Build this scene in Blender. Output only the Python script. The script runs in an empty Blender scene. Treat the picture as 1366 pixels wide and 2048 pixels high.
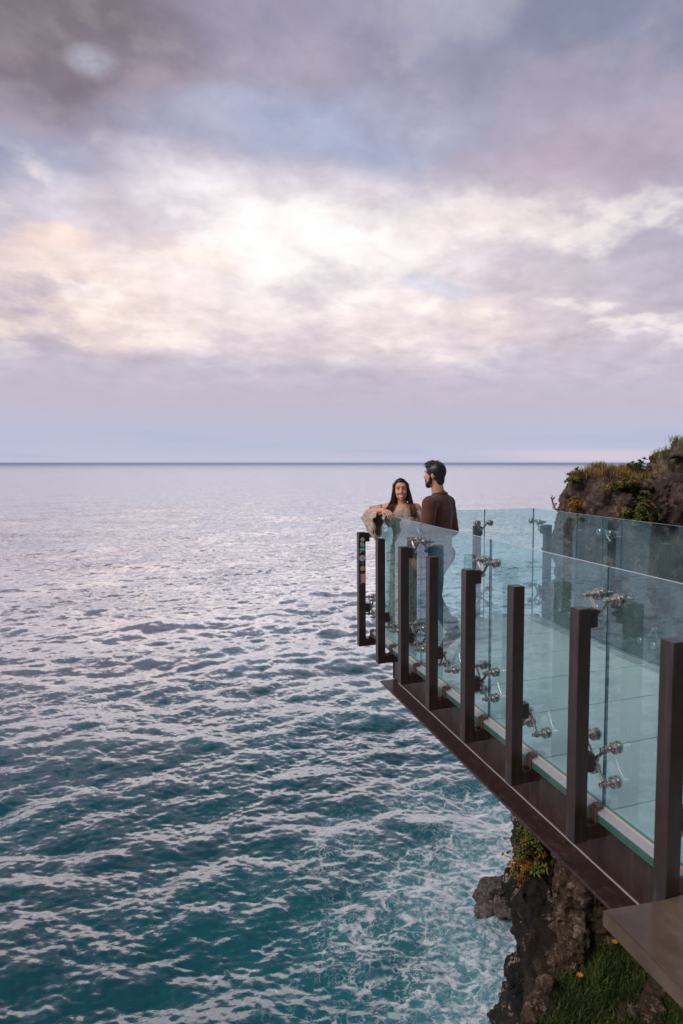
import bpy, bmesh, math, random
import numpy as np
from mathutils import Vector, Matrix, Euler

random.seed(7)
rng = np.random.default_rng(7)
SC = bpy.context.scene
COL = SC.collection
R = math.radians

# ------------------------------------------------------------------ camera
cam = bpy.data.cameras.new('camera'); camo = bpy.data.objects.new('camera', cam); COL.objects.link(camo)
camo.location = (-1.8985, -1.9881, 1.7718)
camo.rotation_euler = (math.pi/2 - 0.0766, 0, -0.3538)
cam.sensor_fit = 'AUTO'; cam.sensor_width = 36.0
cam.lens = 1293.65/2048*36.0
cam.shift_x = -(797.78-683)/2048
cam.clip_start = 0.05; cam.clip_end = 120000
cam.dof.use_dof = True; cam.dof.focus_distance = 6.2; cam.dof.aperture_fstop = 2.8
SC.camera = camo

# ------------------------------------------------------------------ colour management
SC.view_settings.view_transform = 'Standard'
SC.view_settings.look = 'None'
SC.view_settings.exposure = 0.28
SC.view_settings.gamma = 1.0
SC.render.engine = 'CYCLES'
SC.cycles.transparent_max_bounces = 24
SC.cycles.max_bounces = 8
SC.cycles.sample_clamp_indirect = 4
SC.cycles.use_denoising = True

def lin(c):
    return tuple(((v/255)/12.92 if v/255 <= .04045 else ((v/255+.055)/1.055)**2.4) for v in c)

# ------------------------------------------------------------------ node helper
class NT:
    def __init__(s, tree): s.t = tree; s.n = tree.nodes; s.l = tree.links
    def node(s, typ, **kw):
        n = s.n.new(typ)
        for k, v in kw.items(): setattr(n, k, v)
        return n
    def put(s, sock, v):
        if v is None: return
        if isinstance(v, bpy.types.NodeSocket): s.l.new(v, sock)
        elif isinstance(v, (tuple, list)) and sock.type == 'RGBA' and len(v) == 3: sock.default_value = (*v, 1)
        else: sock.default_value = v
    def m(s, op, a, b=None, c=None, clamp=False):
        n = s.node('ShaderNodeMath', operation=op); n.use_clamp = clamp
        for i, v in enumerate((a, b, c)): s.put(n.inputs[i], v)
        return n.outputs[0]
    def vm(s, op, a, b=None, sc=None):
        n = s.node('ShaderNodeVectorMath', operation=op)
        s.put(n.inputs[0], a); s.put(n.inputs[1], b)
        if sc is not None: s.put(n.inputs['Scale'], sc)
        return n.outputs['Value'] if op in ('LENGTH', 'DOT_PRODUCT', 'DISTANCE') else n.outputs[0]
    def noise(s, vec, scale, detail=4, rough=.5, dist=0., lac=2., col=False):
        n = s.node('ShaderNodeTexNoise')
        s.put(n.inputs['Vector'], vec); s.put(n.inputs['Scale'], scale); s.put(n.inputs['Detail'], detail)
        s.put(n.inputs['Roughness'], rough); s.put(n.inputs['Distortion'], dist); s.put(n.inputs['Lacunarity'], lac)
        return n.outputs['Color'] if col else n.outputs[0]
    def voro(s, vec, scale, feature='F1', rand=1.0):
        n = s.node('ShaderNodeTexVoronoi', feature=feature)
        s.put(n.inputs['Vector'], vec); s.put(n.inputs['Scale'], scale); s.put(n.inputs['Randomness'], rand)
        return n.outputs['Distance']
    def step(s, v, a, b, lo=0., hi=1.):
        n = s.node('ShaderNodeMapRange', interpolation_type='SMOOTHSTEP')
        s.put(n.inputs[0], v); s.put(n.inputs[1], a); s.put(n.inputs[2], b); s.put(n.inputs[3], lo); s.put(n.inputs[4], hi)
        return n.outputs[0]
    def mix(s, f, a, b, blend='MIX'):
        n = s.node('ShaderNodeMix', data_type='RGBA', blend_type=blend)
        s.put(n.inputs[0], f); s.put(n.inputs[6], a); s.put(n.inputs[7], b)
        return n.outputs[2]
    def comb(s, x, y, z):
        n = s.node('ShaderNodeCombineXYZ')
        for i, v in enumerate((x, y, z)): s.put(n.inputs[i], v)
        return n.outputs[0]
    def sep(s, v):
        n = s.node('ShaderNodeSeparateXYZ'); s.put(n.inputs[0], v); return n.outputs
    def ramp(s, v, stops):
        n = s.node('ShaderNodeValToRGB'); s.put(n.inputs[0], v)
        e = n.color_ramp.elements
        while len(e) < len(stops): e.new(.5)
        for k, (p, c) in zip(e, stops): k.position = p; k.color = (*c, 1)
        return n.outputs[0]
    def bump(s, h, strength=.5, dist=.02, normal=None):
        n = s.node('ShaderNodeBump'); s.put(n.inputs['Height'], h)
        n.inputs['Strength'].default_value = strength; n.inputs['Distance'].default_value = dist
        if normal is not None: s.put(n.inputs['Normal'], normal)
        return n.outputs[0]
    def attr(s, name):
        n = s.node('ShaderNodeAttribute'); n.attribute_name = name; return n.outputs['Fac']

# ------------------------------------------------------------------ world: overcast evening sky
SUN_AZ, SUN_EL = -105.0, 38.0          # degrees from +Y towards +X / above the horizon
W = bpy.data.worlds.new('World'); SC.world = W; W.use_nodes = True
W.node_tree.nodes.clear(); T = NT(W.node_tree)
sky = T.node('ShaderNodeTexSky', sky_type='NISHITA'); sky.sun_disc = False
sky.sun_elevation = R(SUN_EL); sky.sun_rotation = R(SUN_AZ); sky.air_density = 1.2; sky.dust_density = 2.0
D = T.node('ShaderNodeTexCoord').outputs['Generated']
dx, dy, dz = T.sep(D)
deg = 180/math.pi
az = T.m('MULTIPLY', T.m('ARCTAN2', dx, dy), deg)
el = T.m('MULTIPLY', T.m('ARCSINE', dz), deg)
zc = T.m('ADD', T.m('MAXIMUM', dz, 0.0), .26)
P = T.comb(T.m('DIVIDE', dx, zc), T.m('DIVIDE', dy, zc), 0.0)      # a flat cloud deck seen from below
w1 = T.noise(P, 1.3, 7, .58, col=True)
wx, wy, wz = T.sep(w1)
azw = T.m('MULTIPLY_ADD', T.m('SUBTRACT', wx, .5), 26.0, az)
elw = T.m('MULTIPLY_ADD', T.m('SUBTRACT', wy, .5), 15.0, el)
nbig = T.noise(P, 1.1, 7, .56, .2)
nmid = T.noise(P, 3.4, 8, .56, .15)
nfine = T.noise(P, 8.0, 9, .62, .25)
def blob(a, e, ra, re, inner=.25, outer=1.0):
    u = T.m('DIVIDE', T.m('SUBTRACT', azw, a), ra); v = T.m('DIVIDE', T.m('SUBTRACT', elw, e), re)
    d = T.m('SQRT', T.m('ADD', T.m('MULTIPLY', u, u), T.m('MULTIPLY', v, v)))
    return T.step(d, outer, inner)
elr = T.m('DIVIDE', el, 60.0, clamp=True)
cl = T.ramp(elr, [(0, lin((182, 184, 206))), (.03, lin((172, 178, 202))), (.08, lin((180, 172, 190))), (.2, lin((194, 181, 192))),
                  (.36, lin((172, 168, 188))), (.52, lin((146, 142, 164))), (1, lin((150, 148, 168)))])
def lay(c, f, col, k=1.0): return T.mix(T.m('MULTIPLY', f, k), c, lin(col))
cl = lay(cl, blob(-8, 30, 26, 8.5), (116, 103, 112), .95)
cl = lay(cl, blob(4, 28, 9, 5), (146, 134, 146), .6)
cl = lay(cl, blob(-9, 20.6, 17, 3.8), (136, 142, 168), .85)
cl = lay(cl, blob(12, 26.2, 17, 3.6), (160, 168, 194), .8)
cl = lay(cl, blob(40, 32, 22, 7), (126, 130, 153), .95)
cl = lay(cl, blob(34, 22.5, 17, 5.5), (174, 158, 174), .85)
cl = lay(cl, blob(48, 18, 9, 9), (162, 156, 178), .7)
cl = lay(cl, blob(10, 13.2, 34, 5.0), (218, 202, 204), .8)
cl = lay(cl, blob(-4, 13.0, 17, 3.4), (232, 212, 202), .85)
cl = lay(cl, blob(12, 17.0, 30, 9.0, .2, 1.0), (238, 224, 224), .85)
cl = lay(cl, blob(11, 18.2, 19, 6.8, .05, 1.0), (247, 240, 238), .95)
cl = lay(cl, blob(24, 20.0, 8, 2.2), (234, 222, 218), .8)
cl = lay(cl, blob(-9, 14.8, 6, 1.5), (236, 212, 196), .65)
cl = lay(cl, blob(1, 16.0, 7, 1.6), (240, 222, 210), .6)
cl = lay(cl, blob(28, 13.5, 8, 2.2), (228, 210, 206), .6)
cl = lay(cl, blob(-11, 11.0, 9, 1.6), (164, 152, 174), .6)
cl = lay(cl, blob(25, 15.2, 7, 1.5), (190, 196, 212), .6)
# thin openings of pale blue between the clouds
gap = T.m('MULTIPLY', T.step(nbig, .56, .70), T.step(el, 7.0, 13.0))
cl = T.mix(T.m('MULTIPLY', gap, .4), cl, lin((182, 194, 216)))
T_SPOT = T.m('MULTIPLY', T.step(nmid, .38, .60, .15, .75), T.step(nfine, .34, .62, .45, 1.0))
u_ = T.m('DIVIDE', T.m('SUBTRACT', T.m('MULTIPLY_ADD', T.m('SUBTRACT', wx, .5), 6.0, az), -3.8), 2.8); v_ = T.m('DIVIDE', T.m('SUBTRACT', T.m('MULTIPLY_ADD', T.m('SUBTRACT', wy, .5), 4.0, el), 28.4), 1.4)
cl = lay(cl, T.step(T.m('SQRT', T.m('ADD', T.m('MULTIPLY', u_, u_), T.m('MULTIPLY', v_, v_))), 1.0, .0), (206, 212, 228), T_SPOT)
# billows: lavender undersides and white tops
low = T.m('MULTIPLY', T.step(nmid, .52, .34), T.step(el, 5.0, 11.0))
cl = T.mix(T.m('MULTIPLY', low, .42), cl, lin((176, 160, 174)))
hi = T.m('MULTIPLY', T.step(nmid, .52, .66), T.step(el, 6.0, 12.0))
cl = T.mix(T.m('MULTIPLY', hi, T.step(el, 25.0, 19.0, .10, .55)), cl, lin((255, 244, 236)))
k = T.m('MULTIPLY_ADD', T.m('SUBTRACT', nfine, .5), .62, 1.0)
k = T.m('MULTIPLY', k, T.m('MULTIPLY_ADD', T.m('SUBTRACT', nbig, .5), .42, 1.0))
k = T.mix(T.step(el, 3.0, 10.0), (1, 1, 1), T.comb(k, k, k))
cl = T.mix(1.0, cl, k, 'MULTIPLY')
# low streaks and the warm sliver near the horizon
st = T.noise(T.comb(T.m('MULTIPLY', az, .055), T.m('MULTIPLY', el, .75), 0.0), 1.0, 4, .5)
cl = T.mix(T.m('MULTIPLY', T.m('MULTIPLY', T.step(st, .48, .62), T.step(el, 4.5, 1.2)), .4), cl, lin((160, 170, 196)))
cl = T.mix(T.m('MULTIPLY', T.step(T.m('ABSOLUTE', T.m('SUBTRACT', az, 36.0)), 11.0, 2.0), T.m('MULTIPLY', T.step(T.m('ABSOLUTE', T.m('SUBTRACT', el, .55)), .8, .1), .4)), cl, lin((226, 200, 198)))
# unseen sky behind the camera, darkened so surfaces facing it stay dim
back = T.step(dy, .35, -.45)
cl = T.mix(T.m('MULTIPLY', back, .8), cl, lin((62, 55, 60)))
cl = T.mix(T.step(el, 40.0, 62.0), cl, T.vm('SCALE', cl, sc=1.35))         # sky overhead, out of view, brightened to add light from above
ns = T.vm('SCALE', sky.outputs[0], sc=.10)
total = T.mix(.93, ns, cl)                                    # thick cloud with a little open sky shining through
bg = T.node('ShaderNodeBackground'); T.put(bg.inputs[0], T.vm('SCALE', total, sc=10.0)); bg.inputs[1].default_value = .10
T.l.new(bg.outputs[0], T.node('ShaderNodeOutputWorld').inputs[0])
W.cycles.sampling_method = 'MANUAL'; W.cycles.sample_map_resolution = 512

sun = bpy.data.lights.new('sun', 'SUN'); suno = bpy.data.objects.new('sun', sun); COL.objects.link(suno)
sun.energy = 1.6; sun.angle = R(35); sun.color = (1, .93, .88)
sd = Vector((math.sin(R(SUN_AZ))*math.cos(R(SUN_EL)), math.cos(R(SUN_AZ))*math.cos(R(SUN_EL)), math.sin(R(SUN_EL))))
suno.rotation_euler = sd.to_track_quat('Z', 'Y').to_euler()

# ------------------------------------------------------------------ object helpers
def tag(o, label=None, cat=None, group=None, kind=None):
    if label: o['label'] = label
    if cat: o['category'] = cat
    if group: o['group'] = group
    if kind: o['kind'] = kind
    return o
def empty(name, loc=(0, 0, 0), rz=0.):
    o = bpy.data.objects.new(name, None); COL.objects.link(o)
    o.location = loc; o.rotation_euler = (0, 0, rz); o.empty_display_size = .1
    return o
def link(name, me, mats, parent=None, loc=None):
    o = bpy.data.objects.new(name, me); COL.objects.link(o)
    if not isinstance(mats, (list, tuple)): mats = [mats]
    if len(me.materials) == 0:
        for m_ in mats: me.materials.append(m_)
    if parent is not None: o.parent = parent
    if loc is not None: o.location = loc
    return o
def build(name, bm, mats, parent=None, smooth=False, loc=None):
    bmesh.ops.recalc_face_normals(bm, faces=bm.faces)
    me = bpy.data.meshes.new(name); bm.to_mesh(me); bm.free()
    if smooth: me.shade_smooth()
    return link(name, me, mats, parent, loc)
def copy_tree(o, parent=None):
    c = o.copy(); COL.objects.link(c)
    if parent is not None: c.parent = parent
    for ch in list(o.children): copy_tree(ch, c)
    return c
def np_mesh(name, co, faces, smooth=True, attrs=None):
    """co n x 3, faces m x 4 (or m x 3)"""
    me = bpy.data.meshes.new(name); co = np.asarray(co, np.float32); faces = np.asarray(faces, np.int32)
    nv, (nf, k) = len(co), faces.shape
    me.vertices.add(nv); me.vertices.foreach_set('co', co.ravel())
    me.loops.add(nf*k); me.loops.foreach_set('vertex_index', faces.ravel())
    me.polygons.add(nf); me.polygons.foreach_set('loop_start', np.arange(0, nf*k, k, dtype=np.int32))
    me.update(calc_edges=True)
    if smooth: me.polygons.foreach_set('use_smooth', np.ones(nf, bool))
    for nme, v in (attrs or {}).items():
        a = me.attributes.new(nme, 'FLOAT', 'POINT'); a.data.foreach_set('value', np.asarray(v, np.float32))
    me.validate()
    return me
def box(bm, lo, hi, bev=0., mat=0):
    r = bmesh.ops.create_cube(bm, size=1.0)
    vs = r['verts']; lo = Vector(lo); hi = Vector(hi); c = (lo+hi)/2; s = hi-lo
    for v in vs: v.co = Vector((v.co.x*s.x, v.co.y*s.y, v.co.z*s.z))+c
    fs = set(f for v in vs for f in v.link_faces)
    for f in fs: f.material_index = mat
    if bev > 0:
        es = list(set(e for v in vs for e in v.link_edges))
        bmesh.ops.bevel(bm, geom=es, offset=bev, segments=2, affect='EDGES', profile=.5)
def frame(d):
    d = Vector(d).normalized(); a = Vector((0, 0, 1)) if abs(d.z) < .9 else Vector((1, 0, 0))
    u = d.cross(a).normalized(); return d, u, d.cross(u)
def lathe(bm, org, axis, prof, n=16):
    """prof: (t, r) along the axis"""
    d, u, v = frame(axis); org = Vector(org); rings = []
    for t, r in prof:
        rings.append([bm.verts.new(org+d*t+(u*math.cos(a)+v*math.sin(a))*max(r, 1e-5)) for a in [2*math.pi*i/n for i in range(n)]])
    for a, b in zip(rings, rings[1:]):
        for i in range(n): bm.faces.new((a[i], a[(i+1) % n], b[(i+1) % n], b[i]))
    bm.faces.new(rings[0][::-1]); bm.faces.new(rings[-1])
def tube(bm, pts, rad, n=8, flat=1.0):
    pts = [Vector(p) for p in pts]; rings = []
    if not isinstance(rad, (list, tuple)): rad = [rad]*len(pts)
    up = None
    for i, p in enumerate(pts):
        t = (pts[min(i+1, len(pts)-1)]-pts[max(i-1, 0)]).normalized()
        if up is None: _, u, v = frame(t)
        else:
            u = (up-t*up.dot(t)).normalized(); v = t.cross(u)
        up = u
        rings.append([bm.verts.new(p+(u*math.cos(a)+v*math.sin(a)*flat)*rad[i]) for a in [2*math.pi*k_/n for k_ in range(n)]])
    for a, b in zip(rings, rings[1:]):
        for i in range(n): bm.faces.new((a[i], a[(i+1) % n], b[(i+1) % n], b[i]))
    bm.faces.new(rings[0][::-1]); bm.faces.new(rings[-1])

# numpy gradient noise in 3D
_perm = rng.permutation(512); _perm = np.concatenate([_perm, _perm, _perm])
_g = rng.normal(size=(512, 3)); _g /= np.linalg.norm(_g, axis=1)[:, None]
def pnoise(p):
    p = np.asarray(p, float); i = np.floor(p).astype(int); f = p-i; i &= 511
    u = f*f*f*(f*(f*6-15)+10); out = 0
    for a in (0, 1):
        for b in (0, 1):
            for c in (0, 1):
                h = _perm[_perm[_perm[(i[:, 0]+a) & 511]+((i[:, 1]+b) & 511)]+((i[:, 2]+c) & 511)]
                w = (u[:, 0] if a else 1-u[:, 0])*(u[:, 1] if b else 1-u[:, 1])*(u[:, 2] if c else 1-u[:, 2])
                out = out+w*((f-np.array((a, b, c)))*_g[h]).sum(1)
    return out*1.6
def fbm(p, octs=5, gain=.5, lac=2.03, ridged=False):
    a, s, t = 1., 0., 0.
    p = np.asarray(p, float).copy()
    for _ in range(octs):
        n = pnoise(p)
        if ridged: n = 1-2*np.abs(n)
        s = s+a*n; t += a; a *= gain; p = p*lac+17.3
    return s/t

def cells(p, seed=0):
    """3D Worley noise: random value of the nearest cell and the distance to the border"""
    p = np.asarray(p, float); i = np.floor(p).astype(int); f = p-i
    d1 = np.full(len(p), 9.); d2 = np.full(len(p), 9.); val = np.zeros(len(p))
    for a in (-1, 0, 1):
        for b in (-1, 0, 1):
            for c in (-1, 0, 1):
                h = _perm[_perm[_perm[(i[:, 0]+a+seed) & 511]+((i[:, 1]+b) & 511)]+((i[:, 2]+c) & 511)]
                o = np.array((a, b, c))+.5+.42*_g[h]-f; d = np.sqrt((o*o).sum(1)); m_ = d < d1
                d2 = np.where(m_, d1, np.minimum(d2, d)); d1 = np.where(m_, d, d1); val = np.where(m_, (h*0.618034) % 1.0, val)
    return val, d2-d1

# ------------------------------------------------------------------ materials
def mat(name):
    m_ = bpy.data.materials.new(name); m_.use_nodes = True; m_.node_tree.nodes.clear()
    t = NT(m_.node_tree); out = t.node('ShaderNodeOutputMaterial')
    return m_, t, out
def princ(t, out, **kw):
    b = t.node('ShaderNodeBsdfPrincipled')
    for k_, v in kw.items(): t.put(b.inputs[k_.replace('_', ' ')], v)
    if out is not None: t.l.new(b.outputs[0], out.inputs[0])
    return b
def pos(t): return t.node('ShaderNodeNewGeometry').outputs['Position']
def objco(t): return t.node('ShaderNodeTexCoord').outputs['Object']
def simple(name, col, rough=.5, metal=0., var=.25, scale=30., bump=.0, bscale=200., coat=0., spec=.5):
    m_, t, out = mat(name); p = objco(t)
    n = t.noise(p, scale, 5, .6)
    f = t.m('MULTIPLY_ADD', t.m('SUBTRACT', n, .5), var*2, 1.0)
    c = t.vm('SCALE', t.comb(*col), sc=f)
    r_ = t.m('MULTIPLY_ADD', t.m('SUBTRACT', t.noise(p, scale*1.7, 4, .6), .5), .25, rough, clamp=True)
    kw = dict(Base_Color=c, Roughness=r_, Metallic=metal, Coat_Weight=coat, Specular_IOR_Level=spec)
    if bump: kw['Normal'] = t.bump(t.noise(p, bscale, 3, .6), bump, .003)
    princ(t, out, **kw)
    return m_

def steel_paint():
    m_, t, out = mat('brown_steel_paint'); p = objco(t)
    n = t.noise(p, 9, 6, .65); sp = t.noise(p, 160, 3, .5)
    c = t.ramp(n, [(.3, (.026, .014, .012)), (.6, (.043, .024, .020)), (.8, (.080, .042, .030))])
    c = t.mix(t.m('MULTIPLY', t.step(sp, .64, .72), .35), c, (.12, .085, .075))
    st = t.noise(t.vm('MULTIPLY', p, (22, 22, 1.6)), 1.0, 4, .6)
    c = t.mix(t.m('MULTIPLY', t.step(st, .52, .72), .45), c, (.11, .085, .076))
    princ(t, out, Base_Color=c, Roughness=t.m('MULTIPLY_ADD', n, .25, .22), Specular_IOR_Level=.5,
          Normal=t.bump(t.noise(p, 260, 2, .5), .10, .002))
    return m_
M_STEEL = steel_paint()
M_CHROME = simple('brushed_stainless_steel', (.46, .42, .385), .28, 1.0, .12, 60, .1, 300)
M_BLACK = simple('black_rubber', (.02, .02, .022), .55, 0, .2, 60)
M_RUST = simple('weathered_bronze_clip', (.16, .085, .06), .5, .3, .4, 80, .3)
M_WELD = simple('pale_weld_metal', (.42, .36, .36), .42, .35, .3, 70, .5, 400)  # paler than the paint, for the bead at the web's foot

def glass_mat(name, tint, dirt_veil=.05):
    m_, t, out = mat(name); g = t.node('ShaderNodeNewGeometry'); p = g.outputs['Position']
    tr = t.node('ShaderNodeBsdfTransparent'); t.put(tr.inputs[0], tint)
    gl = t.node('ShaderNodeBsdfGlossy'); gl.inputs['Roughness'].default_value = .0; t.put(gl.inputs[0], (.78, .96, 1.0))
    fr = t.node('ShaderNodeFresnel'); fr.inputs[0].default_value = 1.58
    f = t.m('MULTIPLY', fr.outputs[0], t.m('SUBTRACT', 1.0, g.outputs['Backfacing']))
    f = t.m('MINIMUM', t.m('MULTIPLY', f, 2.1), .7)
    ms = t.node('ShaderNodeMixShader'); t.put(ms.inputs[0], f); t.l.new(tr.outputs[0], ms.inputs[1]); t.l.new(gl.outputs[0], ms.inputs[2])
    # salt film and dried spray, turquoise to paint a milky sheen on the glass
    df = t.node('ShaderNodeBsdfDiffuse'); t.put(df.inputs[0], (.48, .64, .66))
    n = t.noise(p, 2.2, 5, .6); d2 = t.noise(t.vm('MULTIPLY', p, (40, 40, 9)), 1.0, 4, .6)
    dr = t.m('ADD', t.m('MULTIPLY', t.step(n, .35, .75), dirt_veil), t.m('MULTIPLY', t.step(d2, .60, .75), dirt_veil*1.3))
    m2 = t.node('ShaderNodeMixShader'); t.put(m2.inputs[0], dr); t.l.new(ms.outputs[0], m2.inputs[1]); t.l.new(df.outputs[0], m2.inputs[2])
    t.l.new(m2.outputs[0], out.inputs[0])
    return m_
M_GLASS = glass_mat('rail_glass', (.825, .95, .96), .085)
M_GEDGE = simple('green_glass_edge', (.035, .16, .17), .12, 0, .2, 20)
M_GTOP = simple('polished_top_edge_sky_tint', (.50, .52, .60), .25, 0, .1, 20)  # lavender base paints the sky's reflection onto the top edges
M_GLINT = simple('cream_glint_strip', (.48, .45, .34), .5, 0, .2, 40)  # cream colour painted as the glint along the glass foot
M_DECKEDGE = simple('laminated_glass_edge', (.045, .13, .095), .15, 0, .35, 14)
M_BORDER = simple('pale_deck_border', (.38, .37, .39), .3, 0, .15, 20)
def deck_mat():
    m_, t, out = mat('frosted_deck_glass'); p = pos(t)
    n = t.noise(p, 1.6, 6, .6); d2 = t.noise(p, 18, 5, .65)
    c = t.ramp(n, [(.3, (.80, .79, .72)), (.7, (.88, .86, .78))])
    c = t.mix(t.m('MULTIPLY', t.step(d2, .54, .74), .4), c, (.46, .50, .48))
    b = princ(t, None, Base_Color=c, Roughness=t.m('MULTIPLY_ADD', d2, .2, .05), IOR=1.5)
    tr = t.node('ShaderNodeBsdfTransparent'); t.put(tr.inputs[0], (.75, .93, .9))
    ms = t.node('ShaderNodeMixShader'); ms.inputs[0].default_value = .22
    t.l.new(b.outputs[0], ms.inputs[1]); t.l.new(tr.outputs[0], ms.inputs[2]); t.l.new(ms.outputs[0], out.inputs[0])
    return m_
M_DECK = deck_mat()

def stone_mat():
    m_, t, out = mat('polished_stone_coping'); p = pos(t)
    n = t.noise(p, 3, 7, .6); s_ = t.noise(p, 90, 3, .7)
    c = t.ramp(n, [(.3, (.060, .040, .027)), (.55, (.125, .086, .060)), (.75, (.21, .15, .11))])
    c = t.mix(t.m('MULTIPLY', t.step(s_, .55, .7), .4), c, (.07, .06, .058))
    princ(t, out, Base_Color=c, Roughness=t.m('MULTIPLY_ADD', n, .22, .06), Normal=t.bump(s_, .06, .002))
    return m_
M_STONE = stone_mat()

def rock_mat(name, c0, c1, c2, lichen, lk=.5, hue_s=1.0):
    m_, t, out = mat(name); p = pos(t)
    n = t.noise(p, 1.4*hue_s, 8, .62, .4); n2 = t.noise(p, 7*hue_s, 8, .68); v = t.voro(p, 5*hue_s)
    c = t.ramp(n, [(.3, c0), (.52, c1), (.72, c2)])
    c = t.mix(t.step(n2, .42, .62, 0, .65), c, c0)
    lm = t.m('MULTIPLY', t.step(t.noise(p, 2.6*hue_s, 6, .7, .6), .52, .60), t.step(t.noise(p, 30*hue_s, 4, .6), .42, .55))
    c = t.mix(t.m('MULTIPLY', lm, lk), c, lichen)
    h = t.m('ADD', t.m('MULTIPLY', n2, .8), t.m('ADD', t.m('MULTIPLY', t.noise(p, 34*hue_s, 6, .7), .5), t.m('MULTIPLY', v, .5)))
    princ(t, out, Base_Color=c, Roughness=.85, Specular_IOR_Level=.3, Normal=t.bump(h, 1.0, .06/hue_s))
    return m_
M_ROCK_DARK = rock_mat('black_basalt', (.008, .007, .007), (.020, .017, .016), (.05, .04, .033), (.36, .27, .21), .9, 1.5)
M_ROCK_BROWN = rock_mat('brown_tuff', (.025, .015, .009), (.075, .046, .028), (.15, .095, .058), (.36, .26, .19), .7, 3.2)
M_ROCK_HEAD = rock_mat('grey_brown_lava', (.022, .015, .013), (.095, .063, .051), (.20, .138, .108), (.34, .23, .15), .65, 1.6)
M_ROCK_SEA = rock_mat('wet_shore_rock', (.03, .024, .022), (.10, .082, .074), (.19, .158, .142), (.34, .29, .26), .5, 2.2)

def leaf_mat(name, stops, rough=.5, trans=.25):
    m_, t, out = mat(name); a = t.attr('shade')
    c = t.ramp(a, stops)
    b = princ(t, None, Base_Color=c, Roughness=rough, Specular_IOR_Level=.3)
    tl = t.node('ShaderNodeBsdfTranslucent'); t.put(tl.inputs[0], c)
    ms = t.node('ShaderNodeMixShader'); ms.inputs[0].default_value = trans
    t.l.new(b.outputs[0], ms.inputs[1]); t.l.new(tl.outputs[0], ms.inputs[2]); t.l.new(ms.outputs[0], out.inputs[0])
    return m_
M_GRASS = leaf_mat('green_grass', [(0, (.008, .018, .005)), (.4, (.030, .062, .012)), (.7, (.085, .13, .025)), (.9, (.17, .19, .04)), (1, (.26, .20, .06))])
M_DRY = leaf_mat('dry_grass', [(0, (.14, .08, .02)), (.45, (.30, .19, .045)), (.8, (.42, .32, .08)), (1, (.20, .09, .05))])
M_LIME = leaf_mat('lime_grass', [(0, (.08, .12, .015)), (.5, (.20, .27, .03)), (1, (.38, .35, .07))])
M_SUCC = leaf_mat('succulent_leaves', [(0, (.03, .06, .01)), (.4, (.10, .14, .02)), (.7, (.28, .24, .03)), (.9, (.36, .17, .025)), (1, (.25, .06, .03))])
M_ORANGE = leaf_mat('orange_leaves', [(0, (.12, .05, .01)), (.5, (.36, .18, .02)), (1, (.50, .28, .05))])
M_REDLEAF = leaf_mat('red_leaves', [(0, (.06, .02, .01)), (.5, (.25, .07, .02)), (1, (.36, .16, .03))])
M_STEM = simple('woody_stem', (.07, .045, .03), .8)
M_FLOWER = simple('orange_petals', (.55, .22, .02), .6)
# ------------------------------------------------------------------ the sea
SEA = -12.0
def wave_tile(N, L, lmin, lmax, wdir, rms, spread, seed, power=3.6):
    g = np.random.default_rng(seed)
    k1 = np.fft.fftfreq(N, 1/N)*2*np.pi/L
    kx, ky = np.meshgrid(k1, k1, indexing='ij'); k = np.hypot(kx, ky); k[0, 0] = 1
    cosang = (kx*math.cos(wdir)+ky*math.sin(wdir))/k
    lam = 2*np.pi/k
    S = k**-power*(np.abs(cosang)**spread+.04)*np.clip((lam-lmin*.8)/(lmin*.4), 0, 1)*np.exp(-(lam/lmax)**3)
    S[0, 0] = 0
    h = (g.normal(size=(N, N))+1j*g.normal(size=(N, N)))*np.sqrt(S)
    H = np.fft.ifft2(h).real; s = rms/H.std(); 
    DX = np.fft.ifft2(-1j*kx/k*h).real*s; DY = np.fft.ifft2(-1j*ky/k*h).real*s
    return H*s, DX, DY, L, N
def sample(tile, x, y, ang):
    H, DX, DY, L, N = tile; c, s = math.cos(ang), math.sin(ang)
    u = (x*c+y*s)/L*N; v = (-x*s+y*c)/L*N
    i = np.floor(u).astype(int); j = np.floor(v).astype(int); fu = u-i; fv = v-j
    fu = fu*fu*(3-2*fu); fv = fv*fv*(3-2*fv)
    i0, i1, j0, j1 = i % N, (i+1) % N, j % N, (j+1) % N
    def g(A): return (A[i0, j0]*(1-fu)+A[i1, j0]*fu)*(1-fv)+(A[i0, j1]*(1-fu)+A[i1, j1]*fu)*fv
    h, a, b = g(H), g(DX), g(DY)
    return h, a*c-b*s, a*s+b*c
FOAM_SPOTS = [(7.2, 14.6, 4.6, 1.0), (6.0, 11.8, 3.4, 1.0), (6.2, 16.4, 3.4, .75), (9.8, 18.8, 3.0, 1.1), (8.2, 17.2, 2.2, 1.0), (7.2, 14.0, 1.7, 1.5), (7.9, 15.2, 1.9, 1.5), (6.6, 15.4, 1.6, 1.3), (7.0, 12.6, 1.6, 1.3), (4.4, 14.8, 3.3, .68), (1.5, 13.5, 3.2, .28), (-2.4, 11.5, 2.4, .22), (2.2, 16.5, 3.0, .2),
              (4.5, 19.5, 3.2, .42), (-1.6, 13.0, 2.6, .24), (9, 11, 4, .9), (3.2, 10.8, 3.0, .5), (8.0, 21.5, 2.6, .5), (1.0, 18.5, 2.2, .25)]
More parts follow.
